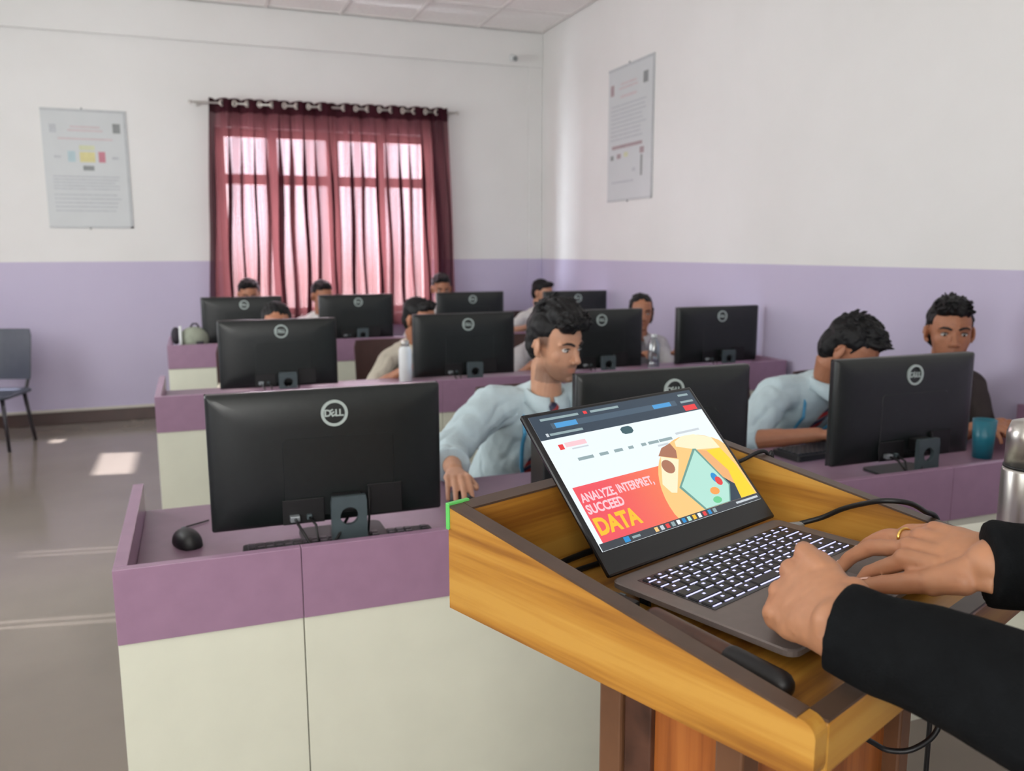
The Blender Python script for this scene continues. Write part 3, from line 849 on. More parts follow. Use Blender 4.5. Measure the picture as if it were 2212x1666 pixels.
# backpack at the left end of the last desk
t = thing('backpack', (-0.06, 6.17, TOP), 'grey school backpack with white strip at the end of the last desk', 'backpack')
m = MB(); m.ellipsoid((0.05, 0, 0.085), (0.10, 0.09, 0.085)); m.box((-0.0, -0.06, 0.002), (0.12, 0.06, 0.12))
v, f, _ = remesh(m, 0.008, 6); from_vf('pouch', v, f, 'bag', t)
m = MB(); m.ell_loft([((-0.045, 0, 0.09), (0, 0.075, 0), (0, 0, 0.085)), ((-0.028, 0, 0.09), (0, 0.086, 0), (0, 0, 0.088))], 24); m.build('white_strip', 'white', t, True)
m = MB(); m.ellipsoid((-0.066, 0, 0.11), (0.032, 0.06, 0.06)); m.build('side_pocket', 'bag_dark', t, True)
m = MB(); m.tube([(0.03, -0.02, 0.168), (0.045, -0.02, 0.19), (0.07, -0.02, 0.19), (0.085, -0.02, 0.165)], 0.006); m.build('handle', 'bag_dark', t, True)
m = MB(); m.box((0.06, -0.095, 0.03), (0.11, -0.07, 0.075)); m.build('front_pocket', 'bag_dark', t, bevel=0.008)

# ------------------------------------------------------------------ chairs
def make_chair(name, label, seat_m, leg_m, group):
    """origin on the floor under the seat, the sitter faces -y"""
    t = thing(name, (0, 0, 0), label, 'chair', 0, group)
    m = MB(); m.loft([rrect(0.42, 0.42, 0.05, 0), rrect(0.43, 0.43, 0.05, 0.014), rrect(0.41, 0.41, 0.05, 0.026)])
    me = m.mesh('seat'); me.transform(Matrix.Rotation(rad(90), 4, 'X')); me.transform(Matrix.Translation((0, 0, 0.365))); link('seat', me, seat_m, t)
    m = MB(); rings = []
    for k in range(9):
        z = 0.45 + 0.36 * k / 8; y = 0.19 + 0.07 * (k / 8) ** 1.2
        rings.append([(x * (0.205 - 0.012 * (k == 8) - 0.006 * (k == 0)), y - 0.03 * (1 - abs(x) ** 2) * 0 + 0.028 * (1 - x * x) + dy, z) for dy, xs in ((0, np.linspace(-1, 1, 9)), (0.016, np.linspace(1, -1, 9))) for x in xs])
    m.loft(rings); m.build('backrest', seat_m, t, False, 0.004)
    for sx in (-1, 1):
        m = MB(); m.chain([(sx * 0.17, 0.18, 0.375), (sx * 0.18, 0.215, 0.47)], [0.012, 0.012]); m.build('back_post', leg_m, t, True)
        for y0, y1 in ((-0.16, -0.19), (0.16, 0.20)):
            m = MB(); m.tube([(sx * 0.165, y0, 0.366), (sx * 0.195, y1, 0.0)], [0.015, 0.011], 10); m.build('leg', leg_m, t, True)
    return t
slate = make_chair('plastic_chair', 'slate grey plastic chair by the back wall at the left edge', 'chair_grey', 'chair_leg', None)
slate.location = (-1.385, 6.75, 0); slate.rotation_euler.z = rad(-15)
chair0 = make_chair('student_chair', 'chair', 'chair_brown', 'chair_leg', 'brown student chairs')
CHAIRS = []
def seat_at(x, y, rz, label):
    o = chair0 if not CHAIRS else copy_tree(chair0)
    o.location = (x, y, 0); o.rotation_euler.z = rz; o['label'] = label; CHAIRS.append(o)

# ------------------------------------------------------------------ people
def rot_basis(fwd, pitch=0.0, roll=0.0):
    """columns: right, forward, up of a head / hand whose forward is a horizontal vector pitched down"""
    f = norm((fwd[0], fwd[1], 0)); up = np.array([0, 0, 1.0]); r_ = np.cross(f, up)
    f2 = f * cos(pitch) - up * sin(pitch); u2 = up * cos(pitch) + f * sin(pitch)
    r2 = r_ * cos(roll) + u2 * sin(roll); u3 = u2 * cos(roll) - r_ * sin(roll)
    return np.stack([r2, f2, u3], 1)

def head_shapes(mb, c, B, k=1.0):
    """head in local axes x right, y forward, z up; eyes at z = 0"""
    P = lambda x, y, z: c + B @ (np.array([x, y, z]) * k)
    A = lambda x, y, z: B @ (np.array([x, y, z]) * k)
    mb.ellipsoid(P(0, -0.012, 0.030), np.array((0.073, 0.093, 0.086)) * k, B)
    secs = []
    for z, cy, rx, ry in ((0.075, 0.012, 0.060, 0.068), (0.045, 0.016, 0.0665, 0.0735), (0.015, 0.018, 0.0665, 0.0735), (-0.02, 0.020, 0.0645, 0.070), (-0.05, 0.024, 0.058, 0.066),
                          (-0.078, 0.032, 0.047, 0.057), (-0.098, 0.041, 0.035, 0.045), (-0.110, 0.048, 0.022, 0.030), (-0.114, 0.050, 0.010, 0.014)):
        secs.append((P(0, cy, z), A(rx, 0, 0), A(0, ry, 0)))
    mb.ell_loft(secs, 28)
    mb.caps(P(0, 0.082, 0.012), P(0, 0.103, -0.032), 0.0085 * k, 0.0115 * k)
    for s in (-1, 1):
        mb.ellipsoid(P(s * 0.013, 0.096, -0.036), np.array((0.0085, 0.011, 0.008)) * k, B, 12, 8)
        mb.caps(P(s * 0.012, 0.082, 0.022), P(s * 0.048, 0.066, 0.020), 0.0105 * k, 0.009 * k)
        mb.ellipsoid(P(s * 0.036, 0.045, -0.022), np.array((0.026, 0.026, 0.034)) * k, B, 14, 10)
        mb.caps(P(0, 0.0885, -0.0615), P(s * 0.021, 0.081, -0.065), 0.0055 * k, 0.0035 * k)
        mb.caps(P(0, 0.0875, -0.0725), P(s * 0.018, 0.081, -0.069), 0.0065 * k, 0.0035 * k)
        # ear: flattened shell with rim
        e = B @ np.array(Matrix.Rotation(rad(s * -22), 3, 'Z'))
        mb.ellipsoid(P(s * 0.077, -0.012, -0.006), np.array((0.007, 0.019, 0.031)) * k, e, 14, 10)
        mb.caps(P(s * 0.080, -0.020, 0.016), P(s * 0.083, -0.026, -0.006), 0.0055 * k, 0.0045 * k)
        mb.ellipsoid(P(s * 0.074, -0.002, -0.030), np.array((0.006, 0.008, 0.009)) * k, B, 10, 8)
    mb.ellipsoid(P(0, 0.078, -0.098), np.array((0.019, 0.014, 0.013)) * k, B, 14, 10)

def hand_shapes(mb, w, d, s, n, curl, k=1.0, thumb=(0.55, 0.75, 0.25), spread=0.06, kn=(0.092, 0.095, 0.089, 0.080), tcurl=(0.25, 0.3)):
    """w wrist, d towards the fingers, s towards the thumb side, n palm direction; curl = 4 x (mcp, pip, dip) radians.
    returns fingertip frames [(tip, dir, back)] index..little, thumb"""
    w = np.asarray(w, float); d = norm(d); s = norm(s); n = norm(n)
    sx = norm(s - d * (s @ d))
    secs = [(w - d * 0.015 * k, sx * 0.027 * k, n * 0.020 * k), (w + d * 0.02 * k, sx * 0.031 * k, n * 0.019 * k), (w + d * 0.05 * k, s * 0.039 * k, n * 0.0165 * k),
            (w + d * 0.078 * k, s * 0.041 * k, n * 0.014 * k), (w + d * 0.092 * k, s * 0.038 * k, n * 0.010 * k)]
    mb.ell_loft(secs, 22)
    lens = ((0.043, 0.026, 0.021), (0.047, 0.030, 0.022), (0.043, 0.028, 0.021), (0.034, 0.021, 0.019))
    offs = (0.0295, 0.0100, -0.0100, -0.0285); tips = []; joints = []
    for i in range(4):
        p = w + d * kn[i] * k + s * offs[i] * k
        r0 = (0.0100, 0.0102, 0.0098, 0.0086)[i] * k
        mb.caps(w + d * 0.055 * k + s * offs[i] * 0.9 * k - n * 0.004 * k, p - n * 0.003 * k, r0 * 0.95, r0 * 1.12, 10)   # metacarpal / knuckle
        dirf = norm(d + s * spread * (1.5 - i)); a = 0.0; pts = [p]
        for j in range(3):
            a += curl[i][j]
            dj = dirf * cos(a) + n * sin(a); q = pts[-1] + dj * lens[i][j] * k
            mb.caps(pts[-1], q, r0 * (1 - 0.09 * j), r0 * (1 - 0.09 * (j + 1)), 10); pts.append(q)
        tips.append((pts[-1], dj, norm(-n * cos(a) + dirf * sin(a)), r0 * 0.73)); joints.append(pts)
    p = w + d * 0.022 * k + s * 0.026 * k + n * 0.006 * k
    dt = norm(d * thumb[0] + s * thumb[1] + n * thumb[2]); pts = [p]
    mb.caps(w + d * 0.012 * k + s * 0.012 * k, p + dt * 0.03 * k, 0.017 * k, 0.0145 * k, 12)
    inward = norm(d - dt * (d @ dt)); a = 0.0
    for j, ln in enumerate((0.046, 0.033, 0.026)):
        if j: a += tcurl[j - 1]
        dj = dt * cos(a) + inward * sin(a); q = pts[-1] + dj * ln * k
        mb.caps(pts[-1], q, (0.0135, 0.0115, 0.0105)[j] * k, (0.0118, 0.0105, 0.0088)[j] * k, 12); pts.append(q)
    tips.append((pts[-1], dj, norm(-n + dj * (n @ dj)), 0.0092 * k)); joints.append(pts)
    return tips, joints

def nail(parent, tip, dj, back, r, origin, m='nail', k=1.0):
    mb = MB(); side = norm(np.cross(dj, back)); c = tip + back * r * 0.80 - dj * r * 0.15 - origin
    rows = []
    for u in np.linspace(-1, 1, 6):
        rows.append([c + dj * r * 0.95 * u + side * r * 0.72 * x * (1 - 0.25 * max(0, u) ** 2) + back * (r * 0.24 * (1 - x * x) - r * 0.18 * u * (u > 0)) for x in np.linspace(-1, 1, 7)])
    mb.loft(rows, cap=False, closed=False)
    o = mb.build('fingernail', m, parent, True)
    sm = o.modifiers.new('s', 'SOLIDIFY'); sm.thickness = 0.0008
    return o

def ik(s, w, l1, l2, pole):
    s, w = np.asarray(s, float), np.asarray(w, float); d = w - s; L = np.linalg.norm(d)
    if L > (l1 + l2) * 0.995: L2 = (l1 + l2) * 0.995
    else: L2 = L
    u = d / L; a = (l1 * l1 - l2 * l2 + L2 * L2) / (2 * L2); h = math.sqrt(max(l1 * l1 - a * a, 1e-6))
    p = np.asarray(pole, float); p = norm(p - u * (p @ u))
    return s + u * a + p * h

def fbm(p, s): return noise.noise(Vector(p * s)) + 0.5 * noise.noise(Vector(p * s * 2.1 + 7.3))

HAIR = {
 'short': [((0, -0.020, 0.050), (0.080, 0.094, 0.078)), ((0, -0.052, 0.005), (0.075, 0.060, 0.085)), ((0, 0.045, 0.088), (0.058, 0.042, 0.030)), ((0.03, 0.055, 0.084), (0.03, 0.03, 0.022))],
 'quiff': [((0, -0.022, 0.052), (0.079, 0.093, 0.080)), ((0, -0.055, 0.010), (0.073, 0.056, 0.085)), ((0.0, 0.030, 0.105), (0.068, 0.066, 0.046)), ((0.01, 0.068, 0.095), (0.062, 0.046, 0.034)),
           ((-0.015, -0.005, 0.122), (0.062, 0.07, 0.040)), ((0.04, 0.078, 0.085), (0.036, 0.034, 0.026)), ((-0.045, 0.05, 0.085), (0.028, 0.05, 0.035)), ((0, -0.05, 0.11), (0.05, 0.05, 0.035))],
 'crop': [((0, -0.020, 0.046), (0.079, 0.095, 0.080)), ((0, -0.055, 0.0), (0.074, 0.057, 0.085)), ((0, 0.052, 0.083), (0.060, 0.040, 0.026)), ((0.0, 0.0, 0.10), (0.06, 0.08, 0.036))],
 'girl': [((0, -0.024, 0.046), (0.080, 0.092, 0.080)), ((0, -0.055, -0.02), (0.078, 0.058, 0.10)), ((0.06, -0.015, -0.005), (0.022, 0.055, 0.075)), ((-0.06, -0.015, -0.005), (0.022, 0.055, 0.075)),
          ((0, -0.115, -0.02), (0.035, 0.035, 0.05))],
}

def person(label, head, look, pitch, face, base, shirt, skin, hair, wrists, res=0.006, sleeve=0.62, tie=False, lanyard=False, roll=0.0, k=1.0,
           detail=False, pole=(0.0, 0.0), neck_off=(0.03, 0.15), stubble=0.0, hair_k=1.0, shw=0.165, hands=True, long_sleeve=False, seat=None, earbuds=False, sh_up=-0.03, sl=1.0, side=0.0):
    """head: world centre of the head; look: horizontal look direction; face: horizontal direction of the trunk; base: seat x, y"""
    loc = np.array([base[0], base[1], 0.0])
    t = thing('person', tuple(loc), label, 'person')
    H = np.array(head, float); B = rot_basis(look, pitch, roll)
    F = norm((face[0], face[1], 0)); U = np.array([0, 0, 1.0]); Rr = np.cross(F, U)
    pel = loc + U * 0.475
    N = H - F * neck_off[0] - U * neck_off[1] + Rr * side
    # trunk sections along a bent spine
    def spine(q):
        mid = (pel + N) / 2 - F * 0.05
        return pel * (1 - q) ** 2 + mid * 2 * q * (1 - q) + N * q * q
    def sec(q, rx, ry, g=0.0):
        d = norm(spine(min(q + 0.05, 1.05)) - spine(q - 0.05)); fw = norm(F - d * (F @ d))
        return (spine(q) + fw * 0.0, Rr * (rx + g) * k, fw * (ry + g) * k), fw
    SH = [spine(0.90) + Rr * s_ * shw * k + U * sh_up for s_ in (1, -1)]
    arms = []
    for i, s_ in enumerate((1, -1)):
        W = np.array(wrists[i], float)
        E_ = ik(SH[i], W, 0.285 * k, 0.25 * k, Rr * s_ * (0.7 + pole[i]) - U * 0.6 - F * 0.2)
        if np.linalg.norm(W - E_) > 0.27 * k: W = E_ + norm(W - E_) * 0.25 * k
        arms.append((SH[i], E_, W))
    # ---- body: head + neck, arms + hands, one skin mesh
    mb = MB(); head_shapes(mb, H, B, k)
    nb = N - U * 0.035
    mb.ell_loft([(H + B @ np.array((0, -0.018, -0.035)) * k, B[:, 0] * 0.050 * k, B[:, 1] * 0.054 * k), ((H + B @ np.array((0, -0.028, -0.09)) * k), B[:, 0] * 0.051 * k, B[:, 1] * 0.053 * k),
                 (N + F * 0.0, Rr * 0.054 * k, F * 0.056 * k), (nb, Rr * 0.062 * k, F * 0.060 * k)], 24)
    v1, f1, n1 = remesh(mb, 0.0026 if detail else res, 3 if detail else 2)
    loc_h = (v1 - H) @ B / k
    for s_ in (-1, 1):                                   # eye sockets
        g = np.exp(-(((loc_h[:, 0] - s_ * 0.032) / 0.015) ** 2 + ((loc_h[:, 2] - 0.001) / 0.010) ** 2)) * (loc_h[:, 1] > 0.03)
        v1 -= np.outer(g * 0.0085 * k, B[:, 1])
    tone = np.ones((len(v1), 3))
    lip = np.exp(-((loc_h[:, 0] / 0.020) ** 4 + ((loc_h[:, 2] + 0.067) / 0.009) ** 4)) * (loc_h[:, 1] > 0.07)
    tone *= 1 - lip[:, None] * np.array([0.22, 0.38, 0.34])
    if stubble:
        jaw = 1 / (1 + np.exp((loc_h[:, 2] + 0.055 + 0.35 * np.maximum(0, 0.02 - loc_h[:, 1])) / 0.006)) * (loc_h[:, 1] > -0.03) * (loc_h[:, 2] > -0.125)
        mo = np.exp(-((loc_h[:, 0] / 0.024) ** 4 + ((loc_h[:, 2] + 0.053) / 0.006) ** 4)) * (loc_h[:, 1] > 0.07)
        st = np.clip(np.maximum(jaw, mo * 1.5) - lip, 0, 1) * stubble
        tone *= 1 - st[:, None] * np.array([0.55, 0.52, 0.48])
        side = np.clip(1.5 - ((loc_h[:, 2] - 0.035) / 0.035) ** 2, 0, 1) * np.clip((np.abs(loc_h[:, 0]) - 0.048) / 0.008, 0, 1) * np.clip((0.032 - loc_h[:, 1]) / 0.012, 0, 1) * (np.abs(loc_h[:, 0]) < 0.0745)
        tone *= 1 - np.clip(side, 0, 1)[:, None] * stubble * np.array([0.85, 0.85, 0.82])
    mb = MB()
    for i, (S, E_, W) in enumerate(arms):
        mb.chain([S, E_, W], [0.045 * k, 0.037 * k, 0.025 * k], 14)
        mb.caps(E_ + (W - E_) * 0.08, E_ + (W - E_) * 0.5, 0.040 * k, 0.034 * k, 14)
        d = W - E_; d = norm((d[0], d[1], d[2] * 0.3 - 0.02)); s_ = norm(np.cross(d, U)) * (-1 if i == 0 else 1)
        if hands:
            c_ = [(0.42, 0.40, 0.25), (0.34, 0.42, 0.25), (0.38, 0.45, 0.25), (0.46, 0.45, 0.25)]
            hand_shapes(mb, W + d * 0.01, norm(d + U * 0.12), s_, -U, c_, k * 0.95, spread=0.05, thumb=(0.85, 0.38, 0.25))
    v2, f2, n2 = remesh(mb, 0.0032 if detail else res, 2)
    mb = MB(); mb.ell_loft([sec(q, rx - 0.02, ry - 0.02)[0] for q, rx, ry in ((0.02, 0.15, 0.11), (0.4, 0.14, 0.10), (0.65, 0.16, 0.11), (0.88, 0.15, 0.09), (0.98, 0.09, 0.075))], 20)
    for S, E_, W in arms: mb.caps(spine(0.86), S, 0.05, 0.045)
    v3, f3, n3 = remesh(mb, 0.012, 1)
    vs = np.concatenate([v1, v2, v3]); o1, o2 = len(v1), len(v1) + len(v2)
    fs = f1 + [tuple(i + o1 for i in q) for q in f2] + [tuple(i + o2 for i in q) for q in f3]
    tn = np.concatenate([tone, np.ones((len(v2) + len(v3), 3))])
    from_vf('body', vs - loc, fs, skin, t, tn)
    # ---- shirt / jacket
    mb = MB()
    mb.ell_loft([sec(q, rx, ry)[0] for q, rx, ry in ((-0.02, 0.150, 0.115), (0.15, 0.165, 0.122), (0.40, 0.155, 0.115), (0.62, 0.168, 0.122), (0.80, 0.172, 0.112), (0.90, 0.150, 0.095), (0.97, 0.105, 0.078), (1.02, 0.066, 0.066))], 26)
    for i, (S, E_, W) in enumerate(arms):
        mb.caps(spine(0.90) + (S - spine(0.90)) * 0.35, S, 0.066 * k, 0.062 * k * sl, 16)
        end = W if long_sleeve else E_ + (W - E_) * (sleeve - 0.5) * 2 if sleeve > 0.5 else S + (E_ - S) * sleeve * 2
        if sleeve > 0.5 or long_sleeve:
            mb.caps(S, E_, 0.061 * k * sl, 0.052 * k * sl, 16); mb.ell_loft([(E_ + (end - E_) * q, *[a_ * r_ * k * sl for a_ in perp(end - E_)]) for q, r_ in ((0, 0.052), (0.3, 0.052), (0.7, 0.048), (1.0, 0.045))], 18)
        else:
            mb.ell_loft([(S + (end - S) * q, *[a_ * r_ * k for a_ in perp(end - S)]) for q, r_ in ((0, 0.061), (0.5, 0.060), (1.0, 0.058))], 18)
    v, f, n_ = remesh(mb, 0.0055 if detail else 0.009, 5)
    dsp = np.array([0.007 * fbm(p * np.array([1, 1, 0.6]), 13) - 0.034 * max(0.0, 0.20 - abs(noise.noise(Vector(p * np.array([9, 9, 5]) + 3)))) for p in v])
    from_vf('jacket' if long_sleeve else 'shirt', v + n_ * dsp[:, None] - loc, f, shirt, t)
    # ---- collar: band and two pointed leaves
    mb = MB(); rows = [[], [], [], []]
    nth = 33
    for i in range(nth):
        a = rad(-90 + 7 + (360 - 14) * i / (nth - 1)) - pi  # gap at the front
        dirv = Rr * cos(a) - F * sin(a) * -1
        fr = max(0.0, dirv @ F)
        pt = max(0.0, 1 - min(i, nth - 1 - i) / 5.0)
        c = N - F * 0.004 - U * 0.004
        rows[0].append(c + dirv * 0.064 * k - U * 0.018)
        rows[1].append(c + dirv * 0.061 * k + U * (0.024 - 0.022 * fr))
        rows[2].append(c + dirv * 0.068 * k + U * (0.023 - 0.022 * fr))
        rows[3].append(c + dirv * (0.084 + 0.020 * pt) * k - U * (0.016 + 0.018 * fr + 0.038 * pt))
    mb.loft([[p - loc for p in r_] for r_ in rows], cap=False, closed=False)
    o = mb.build('collar', shirt, t, True); sm = o.modifiers.new('s', 'SOLIDIFY'); sm.thickness = 0.003
    # ---- tie and lanyard lie on the chest
    def chest(q, x=0.0, g=0.012):
        (c, a_, b_), fw = sec(q, 0.165, 0.119)
        rx = np.linalg.norm(a_); return c + Rr * x + b_ * math.sqrt(max(0.05, 1 - (x / rx) ** 2)) + fw * g
    if tie:
        mb = MB(); pts = [(N + F * 0.068 * k - U * 0.018, 0.012, 0.010), (N + F * 0.080 * k - U * 0.030, 0.018, 0.010), (N + F * 0.086 * k - U * 0.052, 0.013, 0.009), (chest(0.80, 0, 0.016), 0.018, 0.005), (chest(0.66, 0, 0.014), 0.025, 0.004), (chest(0.45, 0, 0.014), 0.034, 0.004), (chest(0.25, 0, 0.014), 0.040, 0.004), (chest(0.18, 0, 0.014), 0.006, 0.003)]
        mb.ell_loft([(p - loc, Rr * w, F * d_) for p, w, d_ in pts], 14); mb.build('tie', 'tie', t, True)
    if lanyard:
        mb = MB()
        for s_ in (1, -1):
            path = [N + Rr * s_ * 0.075 * k - F * 0.01 - U * 0.008, chest(0.90, s_ * 0.078, 0.014), chest(0.82, s_ * 0.074, 0.02), chest(0.7, s_ * 0.06, 0.02), chest(0.55, s_ * 0.04, 0.02), chest(0.4, s_ * 0.012, 0.02)]
            for a_, b_ in zip(path[:-1], path[1:]): mb.caps(a_ - loc, b_ - loc, 0.007, 0.007, 8, 0, (F, 0.3))
        mb.build('lanyard', 'lanyard', t, True)
    # ---- hair
    mb = MB()
    for c, r_ in HAIR[hair]: mb.ellipsoid(H + B @ (np.array(c) * k), np.array(r_) * k * hair_k, B, 24, 16)
    rnd = random.Random(hash(label) % 1000 if False else len(label) * 7)
    for _ in range(260 if detail else 60):
        c, r_ = HAIR[hair][rnd.randrange(len(HAIR[hair]))]
        q = norm([rnd.gauss(0, 1), rnd.gauss(0, 1), rnd.gauss(0.5, 1)]); p = np.array(c) + q * np.array(r_) * 0.96 * hair_k
        if p[1] > 0.03 and p[2] < 0.07: continue
        if hair == 'girl': comb = norm((q[0] * 0.5, -0.6, -0.6))
        else: comb = norm((0.35 * rnd.uniform(-1, 1) + 0.25, 0.9, 0.35)) if p[2] > 0.075 else norm((0, -0.3, -1))
        comb = norm(comb - q * (comb @ q) + q * (0.30 if p[2] > 0.075 else 0.06))
        L = rnd.uniform(0.018, 0.034) * (1 if p[2] > 0.075 else 0.6); a_ = H + B @ (p * k); b_ = H + B @ ((p + comb * L * 0.55) * k); d_ = H + B @ ((p + comb * L - q * 0.004) * k)
        mb.chain([a_, b_, d_], [0.0062 * k, 0.005 * k, 0.0022 * k], 6)
    v, f, n_ = remesh(mb, 0.0028 if detail else 0.006, 1)
    lh = (v - H) @ B
    dsp = np.array([0.0035 * noise.noise(Vector((p[0] * 90, p[1] * 28, p[2] * 40))) + 0.004 * noise.noise(Vector((p[0] * 35 + 5, p[1] * 18, p[2] * 22))) for p in lh])
    from_vf('hair', v + n_ * dsp[:, None] - loc, f, 'hair', t)
    # ---- eyes and brows
    for s_ in (-1, 1):
        mb = MB(); ec = H + B @ (np.array((s_ * 0.032, 0.0715, 0.001)) * k)
        mb.ellipsoid(ec - loc, np.array((0.0122, 0.0122, 0.0078)) * k, B, 16, 10); e = mb.build('eye', 'eye_white', t, True)
        mb = MB(); mb.ellipsoid(ec + B @ (np.array((0, 0.0082, -0.0012)) * k) - loc, np.array((0.0056, 0.0046, 0.0056)) * k, B, 14, 10); mb.build('iris', 'iris', e, True)
        mb = MB(); pts = [H + B @ (np.array((s_ * x, y, z)) * k) - loc for x, y, z in ((0.014, 0.0925, 0.0195), (0.026, 0.0895, 0.0245), (0.038, 0.083, 0.0255), (0.050, 0.0735, 0.0205))]
        mb.chain(pts, [0.0042 * k, 0.0046 * k, 0.004 * k, 0.002 * k], 8); mb.build('eyebrow', 'brow', t, True)
        mb = MB(); pts = [H + B @ (np.array((s_ * x, y, z)) * k) - loc for x, y, z in ((0.020, 0.0815, 0.0045), (0.031, 0.0845, 0.0082), (0.043, 0.079, 0.0045))]
        mb.chain(pts, [0.0018 * k, 0.0022 * k, 0.0018 * k], 6); mb.build('eyelash', 'brow', e, True)
    if earbuds:
        mb = MB(); pts = [H + B @ (np.array((0.078, 0.0, -0.02)) * k), H + B @ (np.array((0.075, 0.02, -0.09)) * k), chest(0.85, 0.06, 0.01), chest(0.7, 0.03, 0.01)]
        mb.tube([p - loc for p in pts], 0.003); mb.build('earphone_cable', 'black', t, True)
    # ---- trousers and shoes
    mb = MB(); feet = []
    for s_ in (1, -1):
        hip = pel + Rr * s_ * 0.085 - U * 0.005; kn_ = hip + F * 0.40 + Rr * s_ * 0.03 - U * 0.01; an = np.array([kn_[0], kn_[1], 0.09]) - F * 0.03
        mb.chain([hip, kn_], [0.082, 0.062], 14); mb.chain([kn_, an], [0.062, 0.048], 14); feet.append(an)
    mb.ellipsoid(pel - U * 0.0, (0.155, 0.125, 0.088))
    v, f, n_ = remesh(mb, 0.014, 3); from_vf('trousers', v - loc, f, 'trouser', t)
    for an in feet:
        mb = MB(); a0 = np.array([an[0], an[1], 0.045])
        mb.ell_loft([(a0 - F * 0.07, Rr * 0.025, U * 0.03), (a0 - F * 0.04, Rr * 0.038, U * 0.043), (a0 + F * 0.06, Rr * 0.042, U * 0.036), (a0 + F * 0.14, Rr * 0.040, U * 0.028), (a0 + F * 0.18, Rr * 0.02, U * 0.016)], 16)
        me = mb.mesh('shoe'); me.transform(Matrix.Translation(-Vector(loc)))
        link('shoe', me, 'shoe', t, True)
    if seat:
        seat_at(base[0] + seat[0], base[1] + seat[1], seat[2], seat[3])
    return t

# student beside the lectern, looking down at the monitor
person('student in pale blue shirt and striped tie working beside the lectern', (1.125, 2.575, 1.055), (0.42, -0.91), 0.16, (-0.06, -0.99), (1.09, 2.95), 'shirt_blue', 'skinA', 'quiff',
       [(0.672, 2.255, 0.742), (1.34, 2.20, 0.738)], tie=True, lanyard=True, detail=True, stubble=0.8, sleeve=0.84, k=1.0, pole=(0.2, 0.2), neck_off=(0.035, 0.172), shw=0.178, sh_up=0.0, sl=1.2, side=0.02, seat=(0.17, 0.04, 0.0, 'brown chair under the student in pale blue beside the lectern'))
person('student in pale blue shirt and striped tie bowing his head over the desk', (2.24, 2.435, 1.0), (0.50, -0.86), 0.62, (-0.12, -0.99), (2.16, 2.92), 'shirt_blue', 'skinB', 'crop',
       [(1.985, 2.285, 0.738), (2.33, 2.28, 0.738)], tie=True, lanyard=True, detail=True, sleeve=0.60, k=1.0, pole=(0.6, -0.6), neck_off=(0.085, 0.125), hair_k=1.02, sl=1.15, sh_up=-0.01, side=0.03, shw=0.175, seat=(0.0, 0.02, 0.0, 'brown chair under the student bowing his head'))
person('student in dark jacket looking up at the far right of the first desk', (2.725, 2.44, 1.050), (-0.60, -0.80), 0.02, (-0.25, -0.97), (2.74, 2.84), 'jacket_dk', 'skinB', 'crop',
       [(2.56, 2.16, 0.738), (2.72, 2.18, 0.738)], detail=True, sleeve=0.66, k=1.05, pole=(-0.6, -0.5), shw=0.150, seat=(0.03, 0.04, 0.0, 'brown chair under the student in the dark jacket'))
# middle desk
person('student hidden behind the left monitor of the middle desk, only forehead showing', (0.415, 4.72, 0.965), (-0.05, -1), 0.25, (0, -1), (0.33, 5.00), 'shirt_beige', 'skinB', 'girl',
       [(0.28, 4.52, 0.738), (0.52, 4.50, 0.738)], k=1.0, seat=(-0.02, 0.02, 0.0, 'brown chair behind the left monitor of the middle desk'))
person('student in beige shirt beside the slim steel bottle on the middle desk', (1.205, 4.70, 0.975), (0.55, -0.83), 0.2, (0.15, -0.99), (1.19, 4.98), 'shirt_beige', 'skinB', 'short',
       [(1.06, 4.42, 0.738), (1.42, 4.46, 0.738)], sleeve=0.62, seat=(-0.06, 0.03, 0.0, 'brown chair under the student in the beige shirt'))
person('student in grey shirt mostly hidden behind the student by the lectern', (2.02, 4.70, 0.955), (0.3, -0.95), 0.2, (0.1, -0.99), (1.985, 4.97), 'shirt_grey', 'skinB', 'short',
       [(1.84, 4.46, 0.738), (2.16, 4.46, 0.738)], pole=(-0.2, -0.5), seat=(0, 0.02, 0.0, 'brown chair under the student in the grey shirt'))
person('girl with earphones behind the clear bottle on the middle desk', (2.655, 4.72, 0.975), (-0.35, -0.94), 0.08, (-0.1, -0.99), (2.66, 5.0), 'shirt_grey', 'skinB', 'girl',
       [(2.48, 4.46, 0.738), (2.78, 4.46, 0.738)], earbuds=True, pole=(-0.5, -0.5), k=0.95, seat=(0, 0.02, 0.0, 'brown chair under the girl with earphones'))
# last desk
person('student at the left end of the last desk, hair above the monitor', (0.40, 6.78, 1.030), (0, -1), 0.2, (0, -1), (0.38, 7.0), 'shirt_white', 'skinB', 'short',
       [(0.26, 6.58, 0.738), (0.52, 6.58, 0.738)], seat=(0, 0.0, 0.0, 'brown chair under the left student of the last desk'))
person('student leaning beside a monitor before the middle of the curtains', (0.955, 6.78, 1.010), (0.2, -0.98), 0.2, (0.1, -0.99), (1.0, 7.0), 'shirt_white', 'skinB', 'short',
       [(0.92, 6.58, 0.738), (1.2, 6.58, 0.738)], seat=(0, 0.0, 0.0, 'brown chair under the student before the middle of the curtains'))
person('student at the last desk in front of the right curtain edge', (1.935, 6.80, 1.050), (-0.1, -0.99), 0.22, (0, -1), (1.95, 7.02), 'shirt_white', 'skinB', 'short',
       [(1.8, 6.6, 0.738), (2.1, 6.6, 0.738)], seat=(0, 0.0, 0.0, 'brown chair under the student by the right curtain edge'))
person('student in white shirt at the last desk near the room corner', (2.845, 6.80, 0.995), (0.55, -0.83), 0.2, (0.2, -0.98), (2.74, 7.0), 'shirt_white', 'skinA', 'short',
       [(2.62, 6.52, 0.738), (2.95, 6.56, 0.738)], pole=(0.5, -0.8), k=0.94, sleeve=0.45, seat=(0, 0.0, 0.0, 'brown chair under the student in white near the corner'))

